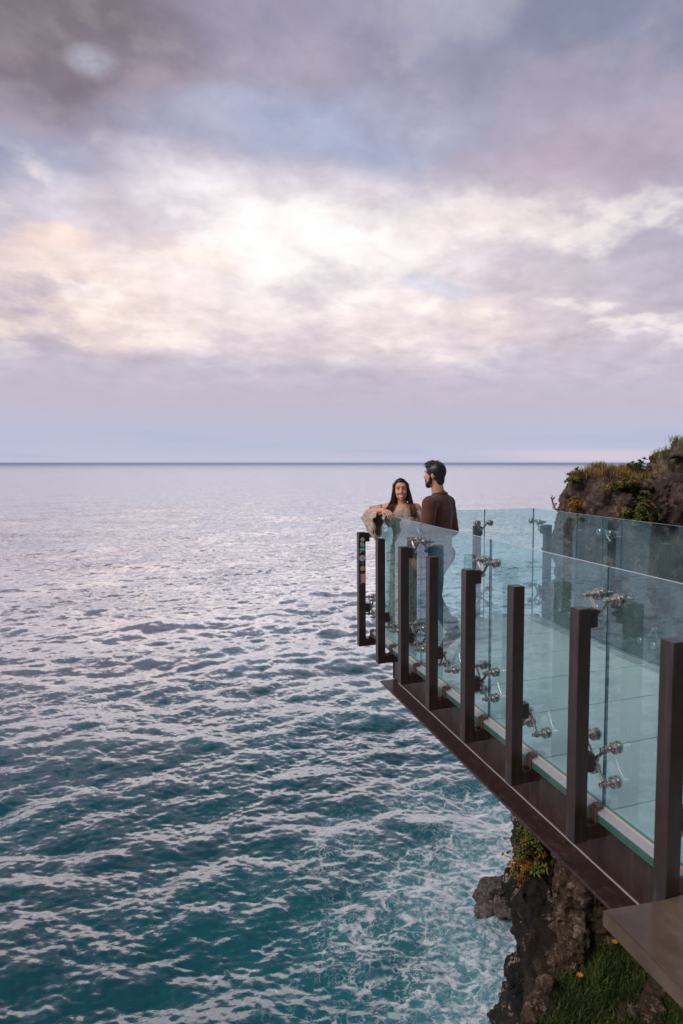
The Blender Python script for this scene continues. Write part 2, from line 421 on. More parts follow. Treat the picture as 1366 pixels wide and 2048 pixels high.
def make_sea():
    rs = [2.0]
    while rs[-1] < 60000:
        r = rs[-1]
        rs.append(r+max(.07 if r > 9 else .3, min(r*r/(13.8*647)*.95, r*.25)))
    rs = np.array(rs); A0, A1 = R(-60), R(92); na = 1500
    an = np.linspace(A0, A1, na)
    rr, aa = np.meshgrid(rs, an, indexing='ij')
    cx, cy = -1.0, -1.0
    x = (cx+rr*np.sin(aa)).ravel(); y = (cy+rr*np.cos(aa)).ravel(); rr = rr.ravel()
    drr = np.gradient(rs)[:, None].repeat(na, 1).ravel()
    spac = np.maximum(drr, rr*(A1-A0)/na)
    wd = R(250)
    tiles = [(wave_tile(512, 170, 5.0, 40, wd, .12, 2.5, 1), 0.0, 5, 1.0),
             (wave_tile(512, 43, 1.0, 8.0, wd, .061, 2.0, 2, 3.2), .30, 1.0, .55),
             (wave_tile(512, 11, .26, 1.1, wd, .0110, 1.6, 3, 3.0), -.2, .26, .4)]
    z = np.zeros_like(x); ox = np.zeros_like(x); oy = np.zeros_like(x); lost = np.zeros_like(x)
    near = rr < 4000
    for (tl, ang, lm, chop), slope2 in zip(tiles, (.004, .03, .03)):
        k_ = np.clip(1-(spac-lm*.4)/(lm*2.2), 0, 1)
        idx = np.nonzero(k_ > 0)[0]
        h, a, b = sample(tl, x[idx], y[idx], ang)
        # gusts: patches of livelier and calmer water
        gst = 1+.5*pnoise(np.stack([x[idx]/23, y[idx]/31, 0*idx+tl[3]], 1))
        z[idx] += h*k_[idx]*gst; ox[idx] += a*chop*k_[idx]; oy[idx] += b*chop*k_[idx]
        lost += slope2*(1-k_**2)
    foam = np.zeros_like(x)
    for fx, fy, fr, fa in FOAM_SPOTS: foam = np.maximum(foam, fa*np.exp(-((x-fx)**2+(y-fy)**2)/(fr*fr)))
    sw = rr < 80
    foam[sw] *= 1+.45*pnoise(np.stack([x[sw]/2.6, y[sw]/2.6, 0*x[sw]+3], 1))
    crest = np.clip(z/.34, -1, 1)
    co = np.stack([x+ox, y+oy, SEA+z], 1)
    nr = len(rs); i = np.arange(nr-1)[:, None]*na+np.arange(na-1)[None]
    f = np.stack([i, i+na, i+na+1, i+1], -1).reshape(-1, 4)
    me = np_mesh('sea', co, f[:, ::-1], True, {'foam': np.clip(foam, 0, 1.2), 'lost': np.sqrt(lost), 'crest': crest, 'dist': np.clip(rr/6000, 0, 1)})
    m_, t, out = mat('sea_water'); p = pos(t)
    fm = t.attr('foam'); ls = t.attr('lost'); cr = t.attr('crest'); ds = t.attr('dist')
    px, py, pz = t.sep(p); q = t.comb(px, py, 0.0)
    base = t.mix(t.step(t.noise(q, .10, 4, .5), .35, .7), (.0006, .058, .072), (.0012, .096, .112))
    base = t.mix(t.m('MULTIPLY', t.step(cr, .1, 1.0), .5), base, (.003, .16, .17))  # lighter teal painted on crests for light glowing through them
    base = t.mix(t.m('MULTIPLY', t.step(fm, .05, .9), .7), base, (.03, .22, .235))       # aerated water by the rocks
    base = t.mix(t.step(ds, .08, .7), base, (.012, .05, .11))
    rough = t.m('ADD', .04, t.m('MULTIPLY', ls, .3))
    # wavelets too small or too far for the mesh: tilt the surface by real slope noise
    half = (.5, .5, .5)
    rq = t.vm('ADD', t.vm('MULTIPLY', t.comb(t.m('MULTIPLY_ADD', py, -.30, px), t.m('MULTIPLY_ADD', px, .30, py), 0.0), (.62, 1.5, 1)), t.vm('SCALE', t.noise(q, .35, 3, .5, col=True), sc=1.2))
    n1 = t.vm('SUBTRACT', t.noise(rq, 4.0, 7, .68, .3, col=True), half)
    n2 = t.vm('SUBTRACT', t.noise(t.vm('MULTIPLY', q, (.8, 1.25, 1)), 1.0, 6, .66, .3, col=True), half)
    near = t.step(ls, .20, .03)
    k1 = t.m('MULTIPLY_ADD', near, .65, .5); k2 = t.m('MULTIPLY', t.m('SUBTRACT', 1.0, near), 1.7)
    gust = t.step(t.noise(t.vm('MULTIPLY', q, (.06, .10, 1)), 1.0, 4, .55), .32, .68, .45, 1.35)
    k1 = t.m('MULTIPLY', k1, gust); k2 = t.m('MULTIPLY', k2, gust)
    tilt = t.vm('MULTIPLY', t.vm('ADD', t.vm('SCALE', n1, sc=k1), t.vm('SCALE', n2, sc=k2)), (1, 1, 0))
    nrm = t.vm('NORMALIZE', t.vm('ADD', t.node('ShaderNodeNewGeometry').outputs['Normal'], tilt))
    # deep water colour under a reflecting skin that grows towards grazing angles
    inc = t.node('ShaderNodeNewGeometry').outputs['Incoming']
    cosv = t.m('MAXIMUM', t.vm('DOT_PRODUCT', nrm, inc), 0.0)
    fres = t.m('ADD', t.step(t.m('SUBTRACT', 1.0, cosv), .27, t.m('MULTIPLY_ADD', near, .22, .82)), .02, clamp=True)
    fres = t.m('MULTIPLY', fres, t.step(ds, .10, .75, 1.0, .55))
    body = t.node('ShaderNodeBsdfDiffuse'); t.put(body.inputs[0], base); t.put(body.inputs['Normal'], nrm)
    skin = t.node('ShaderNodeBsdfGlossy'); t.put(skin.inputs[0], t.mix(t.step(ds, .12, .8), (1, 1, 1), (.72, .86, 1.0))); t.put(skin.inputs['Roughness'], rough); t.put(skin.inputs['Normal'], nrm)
    water = t.node('ShaderNodeMixShader'); t.put(water.inputs[0], fres); t.l.new(body.outputs[0], water.inputs[1]); t.l.new(skin.outputs[0], water.inputs[2])
    # lacy foam
    wq = t.vm('ADD', q, t.vm('SCALE', t.vm('SUBTRACT', t.noise(q, .9, 4, .55, col=True), (.5, .5, .5)), sc=1.5))
    wq2 = t.vm('ADD', wq, t.vm('SCALE', t.vm('SUBTRACT', t.noise(q, 3.6, 4, .6, col=True), (.5, .5, .5)), sc=.42))
    e1 = t.voro(wq2, .95, 'DISTANCE_TO_EDGE'); e2 = t.voro(wq2, 2.7, 'DISTANCE_TO_EDGE')
    brk = t.noise(q, .8, 6, .62); brk2 = t.noise(wq, 3.2, 6, .65)
    amt = t.m('ADD', fm, t.m('MULTIPLY', t.m('SUBTRACT', brk, .5), t.m('MULTIPLY', fm, 2.2, clamp=True)), clamp=True)
    l1 = t.step(e1, t.m('MULTIPLY_ADD', amt, .17, .004), 0.0)
    l2 = t.step(e2, t.m('MULTIPLY_ADD', amt, .15, .002), 0.0)
    fn = t.noise(wq2, 5.0, 7, .70)
    thread = t.m('MULTIPLY', t.m('MAXIMUM', t.m('MULTIPLY', l1, .85), t.m('MULTIPLY', l2, .65)), t.m('MULTIPLY', t.step(amt, .12, .55), t.step(brk2, .36, .60)))
    milk = t.m('MULTIPLY', t.step(fn, .40, .72), t.step(amt, .35, .95))
    churn = t.m('MULTIPLY', t.step(brk2, .46, .66), t.m('MULTIPLY', t.step(fn, .34, .60), t.step(amt, .55, 1.0)))
    lace = t.m('MAXIMUM', thread, t.m('MAXIMUM', t.m('MULTIPLY', milk, .32), t.m('MULTIPLY', churn, .95)))
    fo = princ(t, None, Base_Color=(.80, .80, .82), Roughness=.75, Normal=t.bump(fn, .5, .03))
    ms = t.node('ShaderNodeMixShader'); t.put(ms.inputs[0], t.m('MULTIPLY', lace, .85)); t.l.new(water.outputs[0], ms.inputs[1]); t.l.new(fo.outputs[0], ms.inputs[2])
    t.l.new(ms.outputs[0], out.inputs[0])
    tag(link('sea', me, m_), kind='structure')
make_sea()

# ------------------------------------------------------------------ rock
def rock_mesh(name, blocks, voxel, amp, freq, seed, ridge=.5, fine=.03, block=1.0, npts=26):
    """blocks: (centre, half size, yaw) - irregular convex blocks, fused, then weathered"""
    g = random.Random(seed); bm = bmesh.new()
    for c, h, yaw in blocks:
        m_ = Matrix.Translation(c) @ Euler((g.uniform(-.2, .2), g.uniform(-.2, .2), yaw)).to_matrix().to_4x4()
        vs = []
        for _ in range(npts):
            d = Vector((g.gauss(0, 1), g.gauss(0, 1), g.gauss(0, 1))).normalized()
            e = 3.2; n_ = (abs(d.x)**e+abs(d.y)**e+abs(d.z)**e)**(1/e)
            d = d/n_*g.uniform(.84, 1.06)
            vs.append(bm.verts.new(m_ @ Vector((d.x*h[0], d.y*h[1], d.z*h[2]))))
        r = bmesh.ops.convex_hull(bm, input=vs)
        bmesh.ops.delete(bm, geom=list({e for e in r['geom_unused'] if isinstance(e, bmesh.types.BMVert)}), context='VERTS')
    me = bpy.data.meshes.new('tmp'); bm.to_mesh(me); bm.free()
    o = bpy.data.objects.new('tmp', me); COL.objects.link(o)
    md = o.modifiers.new('r', 'REMESH'); md.mode = 'VOXEL'; md.voxel_size = voxel
    md = o.modifiers.new('s', 'SMOOTH'); md.factor = .4; md.iterations = 1
    dg = bpy.context.evaluated_depsgraph_get(); ev = o.evaluated_get(dg)
    m2 = bpy.data.meshes.new_from_object(ev); bpy.data.objects.remove(o); bpy.data.meshes.remove(me)
    n = len(m2.vertices); co = np.empty(n*3, np.float32); m2.vertices.foreach_get('co', co); co = co.reshape(-1, 3).astype(float)
    no = np.empty(n*3, np.float32); m2.vertices.foreach_get('normal', no); no = no.reshape(-1, 3)
    q = co+seed*3.1; wq_ = q+.35/freq*np.stack([fbm(q*freq+k_*7, 3) for k_ in range(3)], 1)
    d = amp*(fbm(q*freq, 5, .55)*(1-ridge)+fbm(q*freq*.8+9, 5, .5, ridged=True)*ridge)
    for sc_, am_ in ((1.3, 1.0), (3.2, .5), (7.5, .22)):
        v_, e_ = cells(wq_*freq*sc_*np.array((1, 1, .75)), seed)
        d += amp*am_*((v_-.5)*1.1*block-.55*np.clip(1-e_/.16, 0, 1)*block)
    d += fine*fbm(q*freq*7, 4, .6)
    co2 = co+no*d[:, None]
    m2.vertices.foreach_set('co', co2.astype(np.float32).ravel()); m2.update(); m2.shade_smooth(); m2.name = name
    return m2
def surface_points(me, test, n, seed, minz=.2):
    """random points on the faces of a rock that pass test(co, normal)"""
    g = random.Random(seed)
    ok = [p for p in me.polygons if p.normal.z > minz and test(p.center, p.normal)]
    if not ok: return []
    return [(Vector(p.center), Vector(p.normal)) for p in (g.choice(ok) for _ in range(n))]

# the black cliff under the platform
horn = []
g = random.Random(5)
horn += [((1.74, 3.2, -1.95), (.44, .50, .52), .2), ((1.72, 3.25, -2.75), (.54, .60, .75), -.3), ((1.98, 3.4, -3.9), (.60, .7, .8), .5),
         ((2.05, 3.5, -5.0), (.66, .85, .9), .1), ((1.9, 3.6, -6.4), (.75, .95, 1.1), -.4), ((1.6, 3.8, -8.2), (.85, 1.1, 1.4), .3), ((1.7, 3.9, -10.6), (1.1, 1.3, 2.0), .0),
         ((2.5, 3.3, -2.2), (.9, .8, 1.3), .3), ((2.6, 3.6, -4.4), (1.2, 1.0, 1.6), -.2), ((2.8, 3.9, -7.5), (1.5, 1.3, 2.2), .2), ((2.9, 4.2, -11), (1.9, 1.7, 2.2), .2),
         ((1.40, 3.1, -3.25), (.22, .3, .34), .4), ((1.50, 3.15, -4.2), (.2, .35, .5), .2), ((1.40, 3.05, -2.80), (.26, .25, .42), .1), ((1.36, 3.0, -2.2), (.24, .25, .35), .9), ((1.55, 3.0, -2.6), (.4, .35, .5), .5), ((1.6, 3.05, -3.4), (.45, .4, .5), .2), ((1.40, 2.98, -2.35), (.2, .22, .34), .7),
         ((3.9, 4.4, -3.6), (1.5, 1.6, 2.2), .3), ((4.4, 5.0, -8.0), (2.0, 1.8, 4.0), .1)]
ME_HORN = rock_mesh('cliff', horn, .024, .055, 1.8, 3, .6, .042, 1.7, 16)
CLIFF = tag(link('cliff', ME_HORN, M_ROCK_DARK), kind='structure')
# paler brown tuff standing in front of it
tuff = [((1.45, 2.62, -2.02), (.15, .2, .55), .2), ((1.58, 2.75, -1.85), (.2, .22, .4), -.4), ((1.32, 2.45, -2.62), (.20, .20, .42), .5), ((1.66, 2.62, -2.25), (.30, .26, .60), -.3),
        ((1.06, 2.30, -2.86), (.17, .17, .24), .3), ((1.9, 2.75, -2.2), (.3, .3, .5), .3)]
ME_TUFF = rock_mesh('tuff_outcrop', tuff, .017, .034, 3.6, 8, .45, .028, 2.0)
tag(link('tuff_outcrop', ME_TUFF, M_ROCK_BROWN), 'rough brown rock pillar standing between the black cliff and the grassy slope', 'rock')
# steep grassy slope below the coping
def SLX(y): return .76+.05*math.sin(y*9)+.60*max(0, y-2.15)
def slope():
    nx, ny = 170, 110
    xs = np.linspace(.55, 4.6, nx); ys = np.linspace(.85, 3.3, ny); X, Y = np.meshgrid(xs, ys, indexing='ij')
    Z = -2.53+.15*(X-1.2)+.25*np.clip(Y-2.3, 0, 1)
    lip = .74+.05*np.sin(Y*9)+.60*np.clip(Y-2.15, 0, 3)
    k_ = np.clip((lip-X)/.12, 0, 1); Z = Z-k_**1.5*3.0; X = X+k_*.10
    pts = np.stack([X.ravel(), Y.ravel(), Z.ravel()], 1)
    pts[:, 2] += .10*fbm(pts*1.7, 5, .55)+.03*fbm(pts*9, 3)
    pts[:, 0] += .05*fbm(pts*4+5, 4)
    i = np.arange(nx-1)[:, None]*ny+np.arange(ny-1)[None]
    f = np.stack([i, i+ny, i+ny+1, i+1], -1).reshape(-1, 4)
    return np_mesh('slope', pts, f)
ME_SLOPE = slope()
M_SOIL = rock_mat('dark_soil', (.010, .008, .005), (.022, .016, .010), (.05, .034, .02), (.14, .10, .06), .4, 3)
tag(link('slope', ME_SLOPE, M_SOIL), kind='structure')
near_rock = [((1.66, 1.84, -2.52), (.34, .22, .14), .4), ((1.36, 1.74, -2.58), (.22, .20, .12), -.3), ((1.98, 1.80, -2.47), (.26, .22, .13), .2)]
ME_NEAR = rock_mesh('boulder', near_rock, .022, .05, 4, 21, .4, .02)
tag(link('boulder', ME_NEAR, M_ROCK_BROWN), 'low rust brown boulder half buried at the bottom of the grassy slope', 'rock')
ME_KNOB = rock_mesh('boulder', [((.84, 2.14, -2.60), (.17, .15, .14), .2), ((.95, 2.26, -2.58), (.12, .12, .14), .5)], .02, .035, 5, 25, .4, .02)
tag(link('boulder', ME_KNOB, M_ROCK_BROWN), 'small rounded brown boulder at the lip of the slope above the water', 'rock')

# the headland on the far side of the platform
head = [((5.7, 7.55, .85), (.75, .9, .55), .2), ((6.6, 7.3, .95), (.95, 1.0, .62), -.3), ((7.9, 7.2, 1.15), (1.1, 1.2, .75), .4), ((8.5, 7.3, 1.75), (.9, .9, .42), .1),
        ((5.35, 7.5, -.2), (.62, .8, .75), .5), ((6.2, 7.1, -.4), (.95, .9, .9), .1), ((7.5, 6.8, -.3), (1.2, 1.0, 1.0), -.2), ((9.2, 6.9, .2), (1.4, 1.4, 1.6), .2),
        ((5.35, 7.6, -1.7), (.75, 1.0, 1.1), .2), ((6.5, 7.1, -2.2), (1.3, 1.2, 1.4), -.3), ((8.2, 6.7, -2.4), (1.7, 1.4, 1.6), .3), ((5.5, 7.8, -4.2), (1.0, 1.3, 1.8), .1),
        ((7.0, 7.4, -5.2), (1.8, 1.6, 2.2), .4), ((9.4, 7.0, -5.5), (2.2, 2.0, 2.6), .0), ((5.9, 8.0, -7.6), (1.4, 1.6, 2.4), .3), ((6.3, 8.2, -11), (1.9, 2.0, 2.2), .2),
        ((9, 7.5, -10.3), (3, 2.6, 3), .2), ((6.3, 7.55, .15), (1.1, .9, 1.0), .1), ((7.6, 7.2, .35), (1.4, 1.1, 1.0), .5), ((5.6, 7.7, .05), (.75, .8, .85), -.2), ((6.9, 7.3, -1.2), (1.6, 1.1, 1.4), .3), ((5.7, 7.7, -1.3), (.85, .9, 1.2), .6), ((6.1, 7.35, .75), (.9, .8, .6), .8), ((5.75, 7.0, .55), (.7, .6, .55), .3), ((6.7, 6.85, .6), (.8, .6, .6), -.4), ((7.6, 6.8, .9), (.8, .6, .7), .2), ((7.35, 7.0, 1.62), (.5, .45, .22), .2), ((8.05, 7.15, 2.0), (.42, .42, .26), -.3), ((5.62, 7.2, 1.02), (.32, .3, .28), .3)]
head = [((c[0]-.20, c[1]+.1, c[2]+(.34 if c[2] > -3 else 0)), h, a) for c, h, a in head]
ME_HEAD = rock_mesh('headland', head, .034, .06, 1.5, 12, .55, .045, 1.5, 14)
tag(link('headland', ME_HEAD, M_ROCK_HEAD), kind='structure')
# rocks awash
def sea_rock(label, blocks, seed):
    tag(link('sea_rock', rock_mesh('sea_rock', blocks, .03, .05, 1.8, seed, .5, .03, 1.0, 14), M_ROCK_SEA), label, 'rock', 'rocks awash below the cliff')
sea_rock('large flat topped grey rock standing out of the surf', [((7.62, 15.2, -11.85), (.72, .62, .58), .3), ((8.25, 15.0, -11.95), (.6, .6, .5), -.2), ((7.25, 15.0, -12.0), (.5, .5, .42), .2)], 31)
sea_rock('small low rock with foam pouring round it below the large flat one', [((7.55, 14.45, -11.75), (.34, .36, .34), .6), ((7.85, 14.2, -11.8), (.3, .3, .36), .1)], 32)
sea_rock('dark low rock in the wash against the cliff foot', [((8.1, 14.55, -11.75), (.46, .42, .42), .2)], 33)

# terrace the photographer stands on
bm = bmesh.new()
box(bm, (-7.0, -7.0, -.5), (-1.25, -1.75, .02), .02); box(bm, (-1.25, -7.0, -.5), (-.9, -2.6, .02), .02)
tag(build('ground', bm, M_STONE), kind='structure')
# stone coping at the shore end of the platform
bm = bmesh.new()
prof = [(-.277, .038), (-.030, .006), (-.012, -.012), (2.6, -.052), (2.6, -2.6), (-.277, -2.6)]
top = [bm.verts.new((x, y, -.012)) for x, y in prof]; bot = [bm.verts.new((x, y, -.082)) for x, y in prof]
bm.faces.new(top); bm.faces.new(bot[::-1])
for i in range(len(prof)): j = (i+1) % len(prof); bm.faces.new((top[j], top[i], bot[i], bot[j]))
bmesh.ops.bevel(bm, geom=[e for e in bm.edges if all(v.co.z > -.05 for v in e.verts)], offset=.008, segments=2, affect='EDGES')
tag(build('stone_coping', bm, M_STONE), 'polished brown stone coping where the platform meets the shore', 'coping')
bm = bmesh.new(); box(bm, (1.0, -2.6, -2.6), (2.6, -.45, -.083))
tag(build('retaining_wall', bm, M_ROCK_BROWN), 'dark retaining wall under the stone coping', 'wall')

# ------------------------------------------------------------------ the platform
S = .6205; XG = .198; GT = .016; XR = 2.103; YE = 4.387; ZG = 1.25
def deck():
    d = empty('glass_deck', (1.15, 2.2, 0))
    tag(d, 'walkway floor of frosted glass sheets between the glass railings', 'deck')
    def loc(o): o.location = (-1.15, -2.2, 0)
    ys = [-.62+S*i for i in range(0, 9)]; ys[-1] = YE+.055
    for a, b in zip(ys, ys[1:]):
        bm = bmesh.new(); box(bm, (.232, a+.006, -.042), (XR-.034, b-.006, 0), .002)
        loc(build('deck_panel', bm, M_DECK, d))
    for x0, x1 in ((.146, .228), (XR-.030, XR+.052)):
        bm = bmesh.new(); box(bm, (x0, -.62, -.012), (x1, YE+.055, .001), .001); loc(build('deck_border', bm, M_BORDER, d))
        bm = bmesh.new()
        xo = x0 if x0 < 1 else x1
        for k_ in range(3):
            z0 = -.0135-k_*.0135
            box(bm, (x0+.002*(k_ % 2), -.62, z0-.0118), (x1-.002*(k_ % 2), YE+.055, z0), .001)
        loc(build('laminated_edge', bm, M_DECKEDGE, d))
    for x0, x1 in ((.190, .222), (XR-.024, XR+.008)):
        bm = bmesh.new(); box(bm, (x0, -.60, .001), (x1, YE, .011), .002); loc(build('glint_strip', bm, M_GLINT, d))  # added strip stands in for the glint of the glass's bottom edge
    bm = bmesh.new(); box(bm, (.232, YE+.058, -.042), (XR-.034, YE+.10, .001), .002); loc(build('deck_border', bm, M_BORDER, d))
    bm = bmesh.new()
    for a in ys[:-1]: box(bm, (XR-.115, a+.03, .0015), (XR-.036, a+S-.03, .006), .001)
    loc(build('deck_border', bm, M_BORDER, d))
    # dark joists under the sheets
    for a in ys[1:-1]:
        bm = bmesh.new(); box(bm, (.23, a-.03, -.12), (XR-.03, a+.03, -.046)); loc(build('joist', bm, M_STEEL, d))
deck()
def beam(xw, label, mirror):
    b = empty('steel_beam', (xw, 1.6, -.2)); tag(b, label, 'beam', 'steel beams under the glass deck')
    s = -1 if not mirror else 1
    bm = bmesh.new(); box(bm, (-.012, -2.5, -.138), (.012, 2.23, .148), .002); build('web', bm, M_STEEL, b)
    bm = bmesh.new(); box(bm, (-.155, -2.5, -.158), (.155, 2.23, -.140), .003); build('flange', bm, M_STEEL, b)
    bm = bmesh.new(); box(bm, (-.10, -2.5, .112), (.10, 2.23, .130), .003); 
    bm.free()
    bm = bmesh.new(); 
    v = [(s*.012, -2.5, -.1385), (s*.012, 2.22, -.1385)]
    tube(bm, [(s*.014, -2.5+.2*i, -.1385+.0006*math.sin(i*2.1)) for i in range(24)], .0052, 6); build('weld_bead', bm, M_WELD, b)
    for yy in (2.236, ):
        bm = bmesh.new(); box(bm, (-.02, 2.232, -.138), (.02, 2.242, .14), .001); build('end_plate', bm, M_STEEL, b)
    return b
beam(.212, 'long dark brown steel beam under the seaward left edge of the glass deck', False)
beam(2.09, 'long dark brown steel beam under the right edge of the glass deck, beside the headland', True)

# ---- railing posts; the post's own x points inward to the glass, y runs along it, z is up from its foot
ZF = -.14
def bolt(bm, y, z, xg):
    lathe(bm, (xg-.088, y, z), (1, 0, 0), [(0, .006), (.002, .011), (.014, .0115), (.016, .0085), (.022, .0085), (.024, .017), (.030, .0185), (.044, .0185), (.049, .015), (.051, .0105), (.060, .0105), (.064, .020), (.070, .0235), (.073, .0235)], 14)
def disc(bm, y, z, xg):
    lathe(bm, (xg-.0148, y, z), (1, 0, 0), [(0, .026), (.002, .030), (.011, .031), (.0146, .031)], 20)
    lathe(bm, (xg+GT+.0002, y, z), (1, 0, 0), [(0, .031), (.009, .031), (.013, .027)], 20)
def spider(parent, name, spots, z0, xg):
    """spots: (dy, dz) of each glass fitting from the hub"""
    bm = bmesh.new(); hx = xg-.058
    lathe(bm, (hx-.028, 0, z0), (1, 0, 0), [(0, .020), (.012, .020), (.014, .017), (.040, .017), (.044, .013), (.050, .012)], 14)
    for dy, dz in spots:
        tube(bm, [(hx-.002, dy*.08, z0+dz*.08), (hx+.004, dy*.5, z0+dz*.5), (hx+.002, dy*.97, z0+dz*.97)], [.0115, .0085, .0095], 8)
        bolt(bm, dy, z0+dz, xg)
    o = build(name, bm, M_CHROME, parent)
    o.data.shade_auto_smooth() if hasattr(o.data, 'shade_auto_smooth') else None
    for dy, dz in spots:
        bm = bmesh.new(); disc(bm, dy, z0+dz, xg); build('clamp_disc', bm, M_CHROME, o)
    return o
def make_post(kind):
    p = empty('railing_post'); w = .0375; xg = XG-.0375
    bm = bmesh.new(); box(bm, (-w, -w, 0), (w, w, 1.19), .0035); build('upright', bm, M_STEEL, p)
    bm = bmesh.new(); box(bm, (-w+.002, -w+.002, 1.1905), (w-.002, w-.002, 1.1945), .0015); build('cap', bm, M_STEEL, p)
    bm = bmesh.new()
    for sx, sy in ((1, 1), (1, -1)): tube(bm, [(w+.002, sy*(w-.006), .0775), (w+.0, sy*(w-.006), .086)], .004, 6)
    tube(bm, [(w+.001, -w+.006, .080), (w+.001, w-.006, .080)], .0045, 6); build('weld_seam', bm, M_STEEL, p)
    bm = bmesh.new(); box(bm, (w-.001, -w+.003, .002), (.178, w-.003, .078), .003); build('foot_arm', bm, M_STEEL, p)
    bm = bmesh.new()
    box(bm, (.098, -.030, .0785), (.124, .030, .152), .003); box(bm, (.112, -.024, .1525), (.150, .024, .1615), .002)
    lathe(bm, (.085, .0, .0785), (0, 0, 1), [(0, .010), (.008, .010), (.009, .006), (.016, .006)], 6)
    build('deck_clip', bm, M_RUST, p)
    def block(z0, z1):
        bm = bmesh.new(); box(bm, (w-.001, -.028, z0), (.085, .028, z1), .003); build('bracket_block', bm, M_STEEL, p)
    zu = -ZF
    if kind == 'odd':
        block(1.095, 1.187); spider(p, 'spider_fitting', [(.078, .088), (-.078, .088)], 1.15, xg)
        block(zu+.215, zu+.305); spider(p, 'spider_fitting', [(.084, .090), (-.084, .090), (.084, -.090), (-.084, -.090)], zu+.262, xg)
    else:
        block(zu+.255, zu+.345); spider(p, 'spider_fitting', [(.086, -.118), (-.086, -.118)], zu+.296, xg)
    return p
PO, PE = make_post('odd'), make_post('even')
used = set()
def place_post(kind, loc, rz, label, group='railing posts outside the glass'):
    src = PO if kind == 'odd' else PE
    o = src if kind not in used else copy_tree(src)
    used.add(kind)
    o.location = loc; o.rotation_euler = (0, 0, rz)
    tag(o, label, 'post', group); return o
left_labels = {1: 'steel post covered in stickers at the far end of the near railing', 2: 'plain steel post next inshore of the one with stickers',
               3: 'steel post below the woman with a high bracket, third from the seaward end', 4: 'steel post without a high bracket in front of the man',
               5: 'steel post with high bracket just right of the man', 6: 'plain steel post without a high bracket, sixth from the seaward end',
               7: 'tall near steel post with a high bracket and large fittings', 8: 'nearest and largest steel post, standing at the stone coping'}
posts = {}
for i in range(1, 9):
    posts[i] = place_post('odd' if i % 2 else 'even', (.0375, (8-i)*S+.0375, ZF), 0, left_labels[i])
right_labels = {1: 'far post seen through both glass walls at the outer corner, with corner fitting', 2: 'second post of the far railing, pale cap against the headland',
                3: 'far railing post with a high bracket in front of the headland', 4: 'far railing post without a high bracket, nearest the picture edge',
                5: 'far railing post just beyond the edge of view', 6: 'far railing post closest to shore'}
for i in range(1, 7):
    place_post('odd' if i % 2 else 'even', (XR+XG+GT-.0375-.0, (8-i)*S+.0375, ZF), math.pi, right_labels[i], 'railing posts of the far side')
for x, lab in ((.83, 'post of the end railing behind the couple'), (1.475, 'post of the end railing between the man and the far corner, fitting above the glass')):
    place_post('odd', (x, YE+XG+GT-.0375+.016, ZF), -math.pi/2, lab, 'posts of the seaward end railing')
# stickers on the outermost post
def disc_decal(bm, x, z, r, y, n=20, sx=1.0, mat=0):
    c = [bm.verts.new((x+math.cos(a)*r*sx, y, z+math.sin(a)*r)) for a in [2*math.pi*i/n for i in range(n)]]
    f = bm.faces.new(c); f.material_index = mat
def quad_decal(bm, x0, x1, z0, z1, y, mat=0):
    f = bm.faces.new([bm.verts.new(v) for v in ((x0, y, z0), (x1, y, z0), (x1, y, z1), (x0, y, z1))]); f.material_index = mat
ST = {'white': simple('white_vinyl', (.62, .62, .62), .4), 'teal': simple('teal_vinyl', (.06, .38, .45), .4), 'ink': simple('dark_ink', (.03, .035, .05), .5),
      'cream': simple('cream_vinyl', (.62, .48, .38), .5), 'orange': simple('orange_vinyl', (.72, .22, .06), .45), 'blue': simple('blue_vinyl', (.05, .08, .32), .45)}
yf = -.0375-.0006
def sticker(draw, mats, label):
    bm = bmesh.new(); draw(bm)
    # give the vinyl a real thickness
    r = bmesh.ops.extrude_face_region(bm, geom=list(bm.faces)); bmesh.ops.translate(bm, vec=(0, .0005, 0), verts=[v for v in r['geom'] if isinstance(v, bmesh.types.BMVert)])
    o = build('sticker', bm, [ST[m_] for m_ in mats], posts[1]); o['label'] = label
def s1(bm):
    disc_decal(bm, .004, 1.12, .021, yf); 
    for k_ in range(5): quad_decal(bm, -.006+k_*.004, -.004+k_*.004, 1.111+.003*(k_ % 2), 1.128-.002*(k_ % 3), yf-.0008, 1)
sticker(s1, ['white', 'ink'], 'round white sticker with dark emblem')
def s2(bm):
    quad_decal(bm, -.018, -.010, 1.052, 1.092, yf); quad_decal(bm, -.0095, .010, 1.064, 1.088, yf, 0); quad_decal(bm, .011, .023, 1.058, 1.080, yf, 0); quad_decal(bm, -.009, .022, 1.048, 1.056, yf, 0)
    disc_decal(bm, .0005, 1.076, .005, yf-.0008, 10, mat=1); quad_decal(bm, .013, .02, 1.066, 1.071, yf-.0008, 1)
sticker(s2, ['white', 'ink'], 'white cut-out sticker')
def s3(bm):
    disc_decal(bm, .002, 1.018, .019, yf, 24, 1.65); quad_decal(bm, -.022, .026, 1.012, 1.018, yf-.0008, 1); quad_decal(bm, -.012, .018, 1.022, 1.026, yf-.0008, 1)
    quad_decal(bm, -.028, -.016, .985, .993, yf, 1); quad_decal(bm, -.020, -.008, .992, 1.000, yf, 1)
sticker(s3, ['teal', 'white'], 'teal oval sticker with white lettering')
def s4(bm):
    disc_decal(bm, 0, .928, .032, yf, 26); disc_decal(bm, 0, .930, .024, yf-.0008, 22, mat=1); disc_decal(bm, 0, .931, .0215, yf-.0016, 22, mat=0)
    quad_decal(bm, -.014, .014, .936, .940, yf-.0024, 1); quad_decal(bm, -.012, .010, .922, .926, yf-.0024, 1); quad_decal(bm, -.016, .020, .908, .915, yf-.0008, 1)
sticker(s4, ['white', 'ink'], 'large round white sticker with dark ring')
def s5(bm):
    for k_ in range(3): quad_decal(bm, -.002-.002*k_, .016-.003*k_, .862+.010*k_, .867+.010*k_, yf)
sticker(s5, ['teal'], 'small teal sticker strips')
